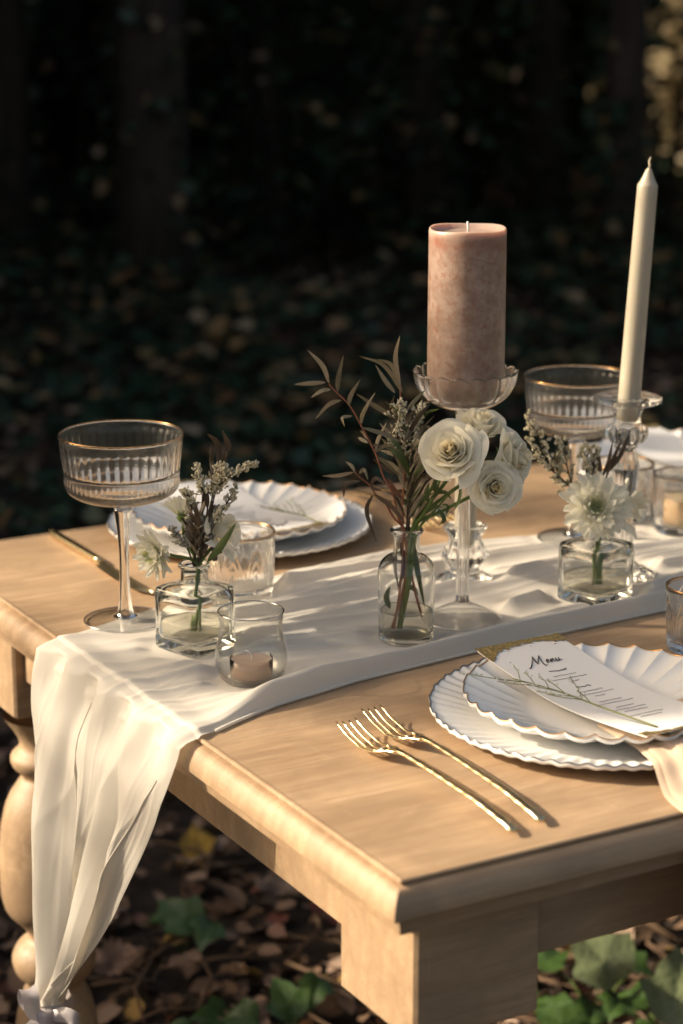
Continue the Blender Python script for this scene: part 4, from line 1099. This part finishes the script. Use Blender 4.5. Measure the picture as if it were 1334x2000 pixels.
stem(fg, [(4.2, 15.8), (3.2, 14.4), (2.0, 12.9), (1.0, 11.4)], .0009, .0015, 'stem_green', [-.02, -.015, -.01, 0])
for q in ([(2.2, 15.0), (2.9, 16.0), (2.5, 17.2)], [(2.6, 15.6), (3.6, 15.9), (4.3, 15.2)], [(3.0, 14.2), (3.6, 13.2), (3.1, 12.6)], [(2.1, 14.6), (1.8, 15.8), (2.1, 17.0)], [(2.8, 15.6), (2.6, 16.8), (3.1, 17.9)],
          [(3.4, 14.6), (3.9, 14.4), (3.8, 13.6)], [(1.8, 13.6), (2.6, 14.4), (3.4, 14.4)], [(5.2, 16.6), (5.0, 15.2), (4.5, 14.0)]):
    blade(fg, q, .0024, 'leaf_green', rolls(0), .2, (-.02, -.025, -.025))
for q in ([(-1.6, 3.2), (-2.0, 4.4), (-1.6, 5.6)], [(-.4, 5.2), (.6, 5.4), (1.2, 4.6)], [(-1.0, 10.4), (-1.2, 8.0), (-.8, 5.2)], [(-.6, 10.2), (-.2, 7.6), (-.9, 5.0)], [(.6, 10.5), (1.0, 7.8), (1.9, 3.2)]):
    blade(fg, q, .0030, rg.choice(['leaf_green', 'leaf_dark']), rolls(0), .2, (0, 0, 0))

# --- left square vase
LL = [[(2.6,17.7),(2.5,20.5),(1.5,22)],[(3.2,20),(3.5,20.5),(3,22.5)],[(1.9,17.4),(1.8,19.1),(1.8,20.7)],[(2.5,17.6),(3,19.1),(3.4,20.4)],[(0.8,13.5),(1.1,15.5),(0.6,17.3)],[(1.4,14.3),(1.4,15.4),(1.4,16.5)],[(0.7,10.9),(1.3,11.9),(1.9,12.7)],[(0.4,11.4),(0.4,13.3),(0.2,15.1)],[(1.3,10.6),(1.4,11),(1.7,11.6)],[(1.6,10.3),(2.3,10),(3,9.8)],[(1.7,9.5),(2.1,9.3),(2.3,9.1)]]
dl = empty('dark_leaf_stem', tuple(SQL), 'dark wine leaved stem standing tall in the left square vase', 'foliage stem')
stem(dl, [(3.1, 20.2), (2.3, 17), (1.4, 13.4), (.7, 9.6), (.3, 7.5), (.2, 4), (.3, 1.3)], .0006, .0014, 'stem_dark')
for q in LL: blade(dl, q, rg.uniform(.0022, .0034), 'leaf_dark', rolls(0) * .6, .15, (0, rg.uniform(-.008, .008), rg.uniform(-.012, .012)))
blade(dl, [(1.3, 9.1), (2.8, 11.1), (4.3, 13.5)], .0040, 'leaf_green', .5, .15, (-.012, -.02, -.024))
for k in range(30):
    z0 = rg.uniform(8.6, 13.5); x0 = .4 + rg.uniform(-.5, .6); s = rg.choice([-1, 1]); L = rg.uniform(1.5, 3.2)
    blade(dl, [(x0, z0), (x0 + s * L * .2, z0 + L * .55), (x0 + s * L * .45, z0 + L)], rg.uniform(.0011, .0020), rg.choice(['leaf_dark', 'leaf_olive']), rolls(0), .15, (rg.uniform(-.01, .01), rg.uniform(-.015, .015), rg.uniform(-.02, .02)))
LS = [[(0.2,8.3),(0.8,10.2),(1.6,13.3),(2,15.8),(3.2,17.3),(4.7,18.5),(6.2,19.1)],[(0.2,8.3),(1.4,14.3),(0.9,16.5),(0.4,18.7)],[(0.1,8.3),(-0,11.2),(-0.3,14.7),(-1,15.9)],[(0.3,8.3),(1.6,11.7),(2.7,13.8),(4.3,16.4)],[(0.3,8.3),(1.4,13.3),(2.3,17.1),(2.5,18.8)],[(0.3,8.3),(1.6,13.3),(2.4,16.8),(3.3,18.9)]]
statice(SQL, 'cream statice sprig with a spike pointing right in the left square vase', LS, .52, 31, dmax=.02, dens=36, side_len=.0095)
LG = [[(0,8.3),(-0.8,10.7),(-2.2,12.4)],[(0.1,8.3),(-0.4,11.2),(-0.5,13.3)],[(0.3,8.3),(0.9,11.2),(0.8,13.8)],[(0.4,8.3),(1.3,11.7),(2.2,14.3)]]
statice(SQL, 'grey statice tuft low in the left square vase', LG, .40, 32, mat='statice_grey', dmax=.025, dens=52, side_len=.0095, size=.0020)
def sqstem(base, x0, z0):
    return None
def down(loc, V0, x, z, ax, Rr):
    h = F(ax, float); h = h / np.linalg.norm(h) * (-.006); e = V0 - loc
    return [h, h * 2.6 - np.array([0, 0, .008]), e + C3((.3, 8.6)), e + C3((.1, 5)), e + C3((-.2, 1.4))]
l = SQL + np.array([-.033, -.020, .104]); ax = (-.62, -.55, -.10)
mum(l, 'white chrysanthemum hanging left of the left square vase', ax, .0275, 41, down(l, SQL, 0, 0, ax, .02))
l = SQL + np.array([-.012, .012, .131]); ax = (-.15, .2, .95)
mum(l, 'white chrysanthemum facing up behind the statice of the left square vase', ax, .0280, 42, down(l, SQL, 0, 0, ax, .02), layers=((.95, 9, 40), (.85, 8, 58), (.6, 7, 74)))
l = SQL + np.array([.026, .016, .116]); ax = (.55, -.15, .35)
rose(l, 'open white bloom on the right of the left square vase', ax, .0280, 43, 8, 1.0, [np.array([-.004, 0, -.012]), SQL - l + C3((.5, 8.5)), SQL - l + C3((.2, 5)), SQL - l + C3((.3, 1.4))], name='lisianthus')

# --- right square vase
VS = [[(0.1,6),(-0,8.7),(-2.6,12.1),(-4.2,13.3),(-5.3,15.1),(-6.9,16.4),(-7.6,20.4)],[(-2.6,12.1),(-4.2,13.6),(-4.5,15.7),(-4.3,17.6)],[(-4.2,13.3),(-5.8,15.5),(-6.4,17.8),(-7.5,19.5)],[(-0,8.7),(-1.2,14.1),(-2.1,16.4)],[(-0.6,11.4),(-1.5,14.8),(-1,16.9)],[(-0.6,11.4),(-0.5,14.8),(-0.2,16.4)],[(-2.6,12.1),(-3.3,14.4),(-3.8,17.5)]]
statice(SQR, 'airy pale statice spray reaching left from the right square vase', VS, .30, 51, dmax=.02, dens=22, side_len=.015, size=.0026)
VL = [[(0.5,13.2),(1.1,14.8),(1.5,17.2)],[(0.9,13.3),(1.7,15.5),(2.5,17.5)],[(1.1,13.7),(2.3,15.7),(3.2,17.8)],[(1.4,14.1),(2,15.2),(2.8,16.3)],[(0.4,13),(0.1,14.9),(-0.2,16.3)],[(-0.2,13.5),(-0.4,14.4),(-0.7,15.5)],[(1.8,9),(2,8.2),(2.1,7.2)]]
dr = empty('dark_leaf_stem', tuple(SQR), 'dark wine leaved stem behind the big chrysanthemum of the right square vase', 'foliage stem')
stem(dr, [(1.6, 14.8), (.9, 13), (.4, 10.5), (.1, 8), (.1, 4), (-.1, 1.3)], .0007, .0016, 'stem_dark', [.01, .01, .008, 0, 0, 0])
for q in VL: blade(dr, q, rg.uniform(.0020, .0030), 'leaf_dark', rolls(0) * .5, .15, (.01, .01 + rg.uniform(-.008, .008), .01))
l = SQR + np.array([-.005, -.018, .105]); ax = (.0, -.86, .42)
mum(l, 'large white chrysanthemum facing the camera in the right square vase', ax, .0375, 61, [np.array([0, .008, -.004]), SQR - l + C3((.1, 8.4)), SQR - l + C3((0, 5)), SQR - l + C3((0, 1.4))],
    layers=((1.0, 20, 6), (.95, 20, 18), (.86, 18, 32), (.70, 15, 48), (.48, 12, 64), (.30, 10, 76)))
l = SQR + np.array([.034, .004, .102]); ax = (.70, -.25, .25)
rose(l, 'open white bloom at the right of the right square vase', ax, .0300, 62, 8, 1.0, [np.array([-.008, 0, -.010]), SQR - l + C3((.6, 8.5)), SQR - l + C3((.3, 5)), SQR - l + C3((.4, 1.4))], name='lisianthus')

# ------------------------------------------------------------------ woodland
NR = np.random.RandomState(17)
LEAF = np.array([(0, -.5, 0), (.30, -.15, .06), (.26, .25, .07), (0, .5, 0), (-.26, .25, .07), (-.30, -.15, .06)])      # folded leaf outline
LEAF_F = [(0, 1, 2, 3), (0, 3, 4, 5)]
IVY = np.array([(0, -.42, 0), (.28, -.40, .03), (.50, -.10, .05), (.26, .04, .02), (.30, .28, .04), (0, .58, 0), (-.30, .28, .04), (-.26, .04, .02), (-.50, -.10, .05), (-.28, -.40, .03)])
IVY_F = [(0, 1, 2, 3), (0, 3, 4, 5), (0, 5, 6, 7), (0, 7, 8, 9)]
def leaf_cloud(pos, size, flat=0.0, shape=(LEAF, LEAF_F), rs=NR):
    """many leaf shaped faces; flat: 0 any direction .. 1 lying level"""
    pos = np.asarray(pos); n = len(pos); T, TF = shape
    nz = rs.normal(size=(n, 3)); nz[:, 2] = np.abs(nz[:, 2]) + flat * 6; nz /= np.linalg.norm(nz, axis=1)[:, None]
    ax = rs.normal(size=(n, 3)); ax -= nz * (ax * nz).sum(1)[:, None]; ax /= np.linalg.norm(ax, axis=1)[:, None]
    ay = np.cross(nz, ax); s = np.broadcast_to(size, (n,))[:, None]
    k = len(T); curl = rs.uniform(.2, 2.4, n)[:, None]
    V = np.zeros((n, k, 3))
    for i, (x, y, z) in enumerate(T):
        V[:, i] = pos + s * (x * ax + y * ay + (z * curl) * nz)
    V = V.reshape(-1, 3); base = (np.arange(n) * k)[:, None, None]
    Fc = (np.array(TF)[None] + base).reshape(-1, 4)
    return V, Fc
def fast_obj(name, V, Fc, mat, parent=None, kind=None):
    me = bpy.data.meshes.new(name); nf = len(Fc)
    me.vertices.add(len(V)); me.vertices.foreach_set('co', np.ascontiguousarray(V, dtype=np.float32).ravel())
    me.loops.add(nf * 4); me.loops.foreach_set('vertex_index', np.ascontiguousarray(Fc, dtype=np.int32).ravel())
    me.polygons.add(nf); me.polygons.foreach_set('loop_start', np.arange(0, nf * 4, 4, dtype=np.int32)); me.polygons.foreach_set('loop_total', np.full(nf, 4, dtype=np.int32))
    me.update(calc_edges=True); me.validate(); me.materials.append(mat)
    o = bpy.data.objects.new(name, me); link(o, parent)
    if kind: o['kind'] = kind
    return o
def ball(c, r, n, squash=1.0, shell=.55):
    d = NR.normal(size=(n, 3)); d /= np.linalg.norm(d, axis=1)[:, None]
    rr = (shell + (1 - shell) * NR.random(n)) ** 1.0
    return np.array(c) + d * rr[:, None] * np.array([r, r, r * squash])
def clumps(cs, r, n, leaf):
    return np.concatenate([ball(c, r * NR.uniform(.7, 1.2), n, .75, .2) for c in cs])

def tree(name, label, x, y, r, h, crown_r, crown_z, seed, ivy=900, lean=0.0, group='ivy clad trees behind the table'):
    rs = np.random.RandomState(seed)
    g = empty(name, (x, y, 0), label, 'tree', group)
    P = []; n = 16
    for i in range(n):
        t = i / (n - 1); P.append(np.array([lean * t * h + .06 * math.sin(t * 5 + seed), .05 * math.cos(t * 4 + seed), h * t]))
    rad = [r * (1.25 if i == 0 else 1.05 - .55 * i / n) for i in range(n)]
    V, Fc = tube(P, rad, 18); V = np.array(V); ang = np.arctan2(V[:, 1], V[:, 0])
    V[:, :2] *= (1 + .05 * np.sin(7 * ang + V[:, 2] * 1.3))[:, None]
    obj('trunk', V, Fc, M['bark'], g)
    parts = []
    for k in range(7):
        b = P[int(n * (.55 + .06 * k))]; a = k * 2.4 + seed
        e = b + np.array([math.cos(a) * crown_r * .8, math.sin(a) * crown_r * .8, rs.uniform(.4, 1.4)])
        parts.append(tube([b, (b + e) / 2 + np.array([0, 0, .25]), e], [r * .35, r * .22, r * .08], 7))
    obj('limbs', *join(parts), M['bark'], g)
    cs = [np.array([rs.normal() * crown_r * .5, rs.normal() * crown_r * .5, crown_z + rs.uniform(-.6, 1.6)]) for _ in range(26)]
    pos = np.concatenate([ball(c, .55, 110, .7, .1) for c in cs])
    V, Fc = leaf_cloud(pos, NR.uniform(.09, .17, len(pos)), .2); fast_obj('crown', V, Fc, M['forest'], g)
    if ivy:
        z = rs.uniform(0, min(h * .75, 4.2), ivy); a = rs.uniform(0, 2 * np.pi, ivy)
        patch = np.sin(a * 2 + z * 3.1 + seed) + np.sin(z * 5.3 + a) * .6; keep = patch > -.15; z, a = z[keep], a[keep]
        c = np.array([np.interp(z, [p[2] for p in P], [p[k] for p in P]) for k in (0, 1)]).T
        rr = r * 1.08 + rs.uniform(0, .07, len(z))
        pos = np.column_stack([c[:, 0] + rr * np.cos(a), c[:, 1] + rr * np.sin(a), z])
        V, Fc = leaf_cloud(pos, rs.uniform(.035, .075, len(z)), 0, (IVY, IVY_F), rs); fast_obj('ivy', V, Fc, M['ivy_mass'], g)
    return g
tree('tree', 'dark brown tree trunk at the left of the dim background', -.80, 8.6, .135, 7.5, 1.8, 5.6, 1, 700)
tree('tree', 'faint dark tree trunk above the willow leaves in the dim background', .33, 10.2, .11, 7.5, 1.8, 5.8, 2, 900)
tree('tree', 'slim dark tree trunk between the pillar candle and the taper candle', .98, 10.6, .09, 7.5, 1.8, 5.8, 3, 900)
tree('tree', 'dark tree trunk near the top right corner beside the sunlit leaves', 1.20, 9.0, .085, 7.5, 1.8, 5.6, 4, 1300)
tree('tree', 'ivy covered dark tree trunk at the far left edge of the background', -1.42, 9.6, .12, 7.5, 1.8, 5.6, 5, 1300)

def shrub(label, x, y, w, h, n, seed, mat='ivy_mass', leaf=(.045, .085)):
    rs = np.random.RandomState(seed)
    g = empty('evergreen_shrub', (x, y, 0), label, 'shrub', 'dark shrubs behind the table')
    P = []
    for k in range(6):
        e = np.array([rs.normal() * w * .4, rs.normal() * w * .3, h * rs.uniform(.5, .95)]); P.append(tube([np.zeros(3), e * .5 + np.array([0, 0, .05]), e], [.018, .012, .005], 6))
    obj('branches', *join(P), M['bark'], g)
    cs = [np.array([rs.normal() * w * .45, rs.normal() * w * .30, rs.uniform(.08, .95) * h]) for _ in range(max(8, n // 45))]
    pos = np.concatenate([c + rs.normal(size=(45, 3)) * [.16, .14, .12] for c in cs]); pos = pos[pos[:, 2] > .01]
    V, Fc = leaf_cloud(pos, rs.uniform(leaf[0], leaf[1], len(pos)), .25, (IVY, IVY_F), rs); fast_obj('foliage', V, Fc, M[mat], g)
shrub('low dark shrub left of centre in the dim background', -.25, 9.4, .8, 1.6, 1500, 11)
shrub('tall dark shrub at the top left of the background', -1.2, 10.6, .9, 2.6, 2400, 12)
shrub('tall dark shrub behind the pillar candle', .65, 11.2, .9, 2.6, 2400, 13)
shrub('tall dark shrub at the top centre of the background', -.15, 11.2, .9, 2.8, 2400, 14)
shrub('dark ivy shrub beside the taper candle in the background', 1.45, 9.9, .5, 1.5, 900, 15)
shrub('sunlit golden shrub at the top right corner', 1.97, 12.2, .22, 1.9, 2000, 16, 'golden_leaf', (.05, .10))

# ground ivy under and behind the trees: one mass of small leaves
def ground_cover():
    n = 15000; y = 3.9 + 8.5 * NR.random(n) ** .8; x = (NR.random(n) * 2 - 1) * (.24 * y + .35)
    f = np.sin(x * 2.1 + y * 1.3) + np.sin(x * 4.7 - y * 2.9 + 1) * .7 + NR.normal(size=n) * .5
    keep = f > -.55; x, y = x[keep], y[keep]
    z = .03 + .17 * NR.random(len(x)) * (.6 + .4 * np.sin(x * 3 + y * 2)) + .02 * np.maximum(0, y - 7)
    V, Fc = leaf_cloud(np.column_stack([x, y, z]), NR.uniform(.04, .085, len(x)), .45, (IVY, IVY_F))
    fast_obj('ground_ivy_leaves', V, Fc, M['ivy_mass'], kind='stuff')
    n = 16000; y = 1.9 + 9 * NR.random(n) ** 1.3; x = (NR.random(n) * 2 - 1) * (.24 * y + .5)
    z = .006 + .03 * NR.random(n)
    V, Fc = leaf_cloud(np.column_stack([x, y, z]), NR.uniform(.02, .06, n), .30)
    fast_obj('fallen_leaves', V, Fc, M['litter'], kind='stuff')
    n = 480; y = 5.4 + 3.6 * NR.random(n); x = (NR.random(n) * 2 - 1) * (.2 * y + .2); f = np.sin(x * 2.7 + y * 1.1 + 1) + NR.normal(size=n) * .5; keep = f > .1
    p = np.column_stack([x, y, .14 + .10 * NR.random(n)])[keep]
    V, Fc = leaf_cloud(p, NR.uniform(.05, .10, len(p)), .5); fast_obj('autumn_leaves', V, Fc, M['autumn'], kind='stuff')
    T = []
    for k in range(900):
        y = 2.2 + 5 * NR.random() ** 1.5; x = (NR.random() * 2 - 1) * (.22 * y + .3); a = NR.random() * 6.28; L = NR.uniform(.05, .22); d = np.array([math.cos(a), math.sin(a), 0]) * L
        p = np.array([x, y, .02 + .02 * NR.random()]); b = np.array([-d[1], d[0], 0]) * NR.uniform(-.25, .25)
        T.append(tube([p, p + d * .5 + b + [0, 0, .012 * NR.random()], p + d], [.0035, .003, .0015], 5))
    o = obj('twig_litter', *join(T), M['twig']); o['kind'] = 'stuff'
ground_cover()

# ivy plants and single leaves one can pick out by the table
def ivy_leaf(parent, c, size, nrm, spin, mat, name='leaf', seed=0):
    rs = random.Random(seed)
    out = [(0, -.40), (.16, -.47), (.33, -.42), (.43, -.25), (.56, -.02), (.40, .05), (.30, .12), (.26, .30), (.12, .48), (0, .66), (-.12, .48), (-.26, .30), (-.30, .12), (-.42, .06), (-.55, -.04), (-.43, -.25), (-.32, -.43), (-.15, -.47)]
    V = []
    for ring in (0, .35, .7, 1.0):
        for (x, y) in out:
            px, py = x * ring, y * ring - .12 * (1 - ring)
            V.append((px * size, py * size, size * (.16 * abs(px) + .10 * math.sin(px * 5 + py * 4 + seed) * ring - .22 * py * py)))
    k = len(out); Fc = [(r * k + i, r * k + (i + 1) % k, (r + 1) * k + (i + 1) % k, (r + 1) * k + i) for r in range(3) for i in range(k)]
    o = obj(name, V, Fc, M[mat], parent)
    A = Vector(nrm).to_track_quat('Z', 'Y').to_matrix().to_4x4(); o.matrix_local = Matrix.Translation(c) @ A @ Matrix.Rotation(spin, 4, 'Z')
    return o
def ivy_plant(x, y, leaves, label):
    g = empty('ivy_plant', (x, y, 0), label, 'ivy', 'ivy plants by the table legs')
    for i, (c, s, nr, sp, mat) in enumerate(leaves):
        ivy_leaf(g, c, s, nr, sp, mat, seed=i)
        obj('stalk', *tube([(0, 0, 0), (c[0] * .5, c[1] * .5, c[2] * .7), (c[0], c[1], c[2] - .004)], .0016, 5), M['stem_green'], g)
ivy_plant(.350, 2.74, [((0, 0, .10), .098, (.15, -.62, .75), .5, 'ivy_pale'), ((.02, -.05, .05), .055, (.1, -.2, .9), 2.2, 'ivy_green'), ((-.07, -.05, .05), .060, (-.1, -.3, .9), 1.2, 'ivy_green'), ((-.06, .07, .06), .062, (-.2, -.1, .9), .2, 'ivy_green'), ((.06, .06, .055), .055, (.2, -.1, .9), 3.0, 'ivy_green'), ((-.10, .02, .04), .05, (.1, -.4, .9), 4.0, 'ivy_green')],
          'ivy plant with one large pale leaf beside the near table leg')
ivy_plant(.445, 2.66, [((0, 0, .09), .105, (.3, -.6, .75), -.5, 'ivy_pale'), ((-.05, -.05, .05), .055, (.2, -.2, .9), 1.0, 'ivy_green'), ((-.05, .06, .05), .055, (-.2, -.2, .9), 2.0, 'ivy_green')],
          'ivy plant with a folded pale leaf in the bottom right corner')
ivy_plant(.285, 2.64, [((0, 0, .055), .060, (0, -.3, .9), .9, 'ivy_green'), ((.05, .03, .05), .055, (.2, -.4, .9), 2.5, 'ivy_green'), ((.02, -.05, .05), .05, (-.2, -.2, .9), .1, 'ivy_green')],
          'small fresh green ivy plant between the near table leg and the pale leaves')
ivy_plant(-.235, 2.95, [((0, 0, .06), .070, (.0, -.5, .8), .9, 'ivy_green'), ((.04, -.03, .05), .055, (.2, -.4, .8), 2.5, 'ivy_green'), ((-.03, .03, .04), .05, (.1, -.3, .9), 1.5, 'ivy_green')],
          'dark green ivy sprig on the litter right of the draped runner')
ivy_plant(-.075, 2.69, [((0, 0, .06), .062, (.1, -.5, .8), .3, 'ivy_green'), ((-.06, -.03, .05), .055, (-.2, -.4, .8), 1.9, 'ivy_green'), ((.04, .05, .05), .05, (.2, -.5, .8), 2.6, 'ivy_green'), ((.0, -.07, .04), .05, (0, -.3, .9), 4, 'ivy_green')],
          'green ivy sprig on the litter left of the near table leg')
ivy_plant(-.17, 2.66, [((0, 0, .05), .055, (.3, -.4, .8), 1.3, 'ivy_green'), ((-.04, -.03, .04), .05, (-.2, -.3, .9), 2.9, 'ivy_green')],
          'low dark ivy sprig at the bottom edge between runner and near leg')
def dry_leaf(x, y, size, nrm, spin, label, col):
    """curled oval leaf with a toothed edge, midrib and stalk"""
    rs = random.Random(label); n = 15; V = []
    for i in range(n):
        t = i / (n - 1); w = .36 * math.sin(math.pi * (.04 + .94 * t) ** .85) * (1 + .16 * (-1) ** i)
        for k in (-1, -.6, -.25, 0, .25, .6, 1):
            a = k * w * (1 + .08 * rs.uniform(-1, 1)); yy = t - .5 + .06 * abs(k)
            V.append((a * size, yy * size, size * (.55 * a * a * 2.2 + .30 * (t - .5) ** 2 * 2 + .02 * rs.uniform(-1, 1) + .05 * math.sin(9 * t + 3 * k))))
    m = N('dry_leaf'); c = m.coord('Object'); nn = m.noise(c, 70, 5, .65); base = m.ramp(nn, [(.3, tuple(q * .45 for q in col)), (.6, col), (.8, tuple(min(1, q * 1.3) for q in col))])
    mat = m.done(m.principled(Base__Color=base, Roughness=.85, Specular__IOR__Level=.2, Normal=m.bump(nn, .6, .002)))
    g = empty('fallen_leaf', (x, y, .03), label, 'leaf', 'large fallen leaves by the table')
    A = Vector(nrm).to_track_quat('Z', 'Y').to_matrix().to_4x4() @ Matrix.Rotation(spin, 4, 'Z')
    o = obj('blade', V, grid_faces(n, 7), mat, g); o.matrix_local = A
    o = obj('stalk', *tube([(0, size * .4, size * .05), (0, -size * .5, .1 * size), (size * .08, -size * .85, .06 * size)], [.0007, .0011, .0009], 5), M['twig'], g); o.matrix_local = A
dry_leaf(-.23, 3.26, .075, (0, -.5, .8), .2, 'yellow fallen leaf on the litter beside the draped runner', (.42, .27, .06))
dry_leaf(-.32, 2.86, .085, (.3, -.4, .8), 1.5, 'pinkish tan curled fallen leaf right of the ribbon bow', (.34, .21, .145))
dry_leaf(-.13, 2.66, .090, (-.1, -.5, .8), 2.6, 'large tan fallen leaf at the bottom edge of the picture', (.40, .26, .19))
dry_leaf(-.10, 3.10, .070, (.2, -.2, .9), .6, 'grey brown fallen leaf on the litter under the end apron', (.26, .19, .15))
dry_leaf(-.02, 3.02, .075, (.2, -.3, .9), 3.6, 'dull reddish fallen leaf near the near table leg', (.22, .07, .055))
dry_leaf(-.36, 3.02, .075, (-.2, -.3, .9), 4.4, 'pale beige fallen leaf close to the hanging runner', (.42, .31, .24))

# surrounding wood out of frame: closes off the horizon, with leaf masses added for shade
def surrounding_wood():
    pos = []; siz = []
    # unseen leaf hedge added on the sunny side to shade everything behind the table (gap left for one shaft)
    n = 36000
    p = np.column_stack([NR.uniform(-5.2, -3.0, n), NR.uniform(3.75, 19, n), 7.0 * NR.random(n)])
    q = p + ((1.85 - p[:, 0]) / SUN[0])[:, None] * SUN; gap = (q[:, 1] > 11.0) & (q[:, 1] < 13.4) & (q[:, 2] > .05) & (q[:, 2] < 2.8)
    pos.append(p[~gap]); siz.append(NR.uniform(.30, .46, (~gap).sum()))
    # unseen undergrowth added to shade the ground, lower than the light that reaches the table
    n = 11000; p = np.column_stack([NR.uniform(-3.8, -2.5, n), NR.uniform(.4, 4.0, n), 1.40 * NR.random(n)]); p[:, 2] *= 1 + .28 * (-2.5 - p[:, 0])
    pos.append(p); siz.append(NR.uniform(.10, .18, n))
    # far wall, right wall, wall behind the photographer, canopy over the background
    n = 26000; pos.append(np.column_stack([NR.uniform(-6, 6, n), NR.uniform(13.6, 16, n), 3.2 * NR.random(n)])); siz.append(NR.uniform(.26, .42, n))
    n = 9000; pos.append(np.column_stack([NR.uniform(-7, 8, n), NR.uniform(14, 16, n), NR.uniform(3, 7.5, n)])); siz.append(NR.uniform(.16, .30, n))
    n = 6000; pos.append(np.column_stack([NR.uniform(4.2, 6.5, n), NR.uniform(1, 14, n), 3.2 * NR.random(n)])); siz.append(NR.uniform(.18, .32, n))
    n = 16000; p = np.column_stack([NR.uniform(-4, 5, n), NR.uniform(8.6, 16, n), NR.uniform(2.1, 5.5, n)]); q = p + ((1.85 - p[:, 0]) / SUN[0])[:, None] * SUN
    gap = (q[:, 1] > 11.0) & (q[:, 1] < 13.4) & (q[:, 2] > .05) & (q[:, 2] < 2.8); p = p[~gap]; pos.append(p); siz.append(NR.uniform(.18, .30, len(p)))
    V, Fc = leaf_cloud(np.concatenate(pos), np.concatenate(siz), .1)
    o = fast_obj('woodland_foliage', V, Fc, M['forest'], kind='stuff')
    # unseen leaf clumps added along sun rays to dapple chosen spots
    shade_clump = []; DR = np.random.RandomState(5)
    for (u, v, zz, r, n) in DAPPLE:
        t = DR.uniform(8.0, 10.5) if u < .05 or zz > .9 else DR.uniform(5.0, 7.0); c = W(u, v, zz) + SUN * t
        shade_clump.append(c + DR.normal(size=(n, 3)) * r)
    b = np.concatenate(shade_clump)
    V, Fc = leaf_cloud(b, DR.uniform(.05, .09, len(b)), .1, rs=DR)
    fast_obj('shade_leaf_clumps', V, Fc, M['forest'], kind='stuff')
DAPPLE = [(.42, .30, .785, .075, 95), (.34, .32, .79, .050, 80), (.33, .25, .785, .050, 60), (.36, .18, .785, .04, 14), (.55, .38, .78, .075, 70), (.26, .405, .77, .040, 36), (.40, .425, .77, .035, 26), (.16, .37, .77, .030, 14), (.72, .45, .77, .06, 36),
          (.85, .80, .80, .08, 50), (1.0, .95, .80, .10, 70), (.68, .88, .77, .040, 22), (.60, 1.0, .77, .04, 22), (.27, .97, .79, .045, 34), (.31, .92, .79, .045, 26), (.40, 1.0, .79, .04, 14), (.10, .50, .77, .035, 12), (.50, .20, .78, .05, 26), (.626, .563, 1.16, .04, 9), (.389, .52, 1.08, .07, 16),
          (-.03, .36, .68, .045, 9), (-.03, .46, .62, .05, 13), (-.03, .46, .74, .05, 9), (-.03, .58, .66, .05, 15), (-.03, .60, .50, .06, 13), (-.03, .66, .70, .04, 11), (-.03, .52, .45, .05, 9), (.0, .56, .77, .04, 8)]
surrounding_wood()
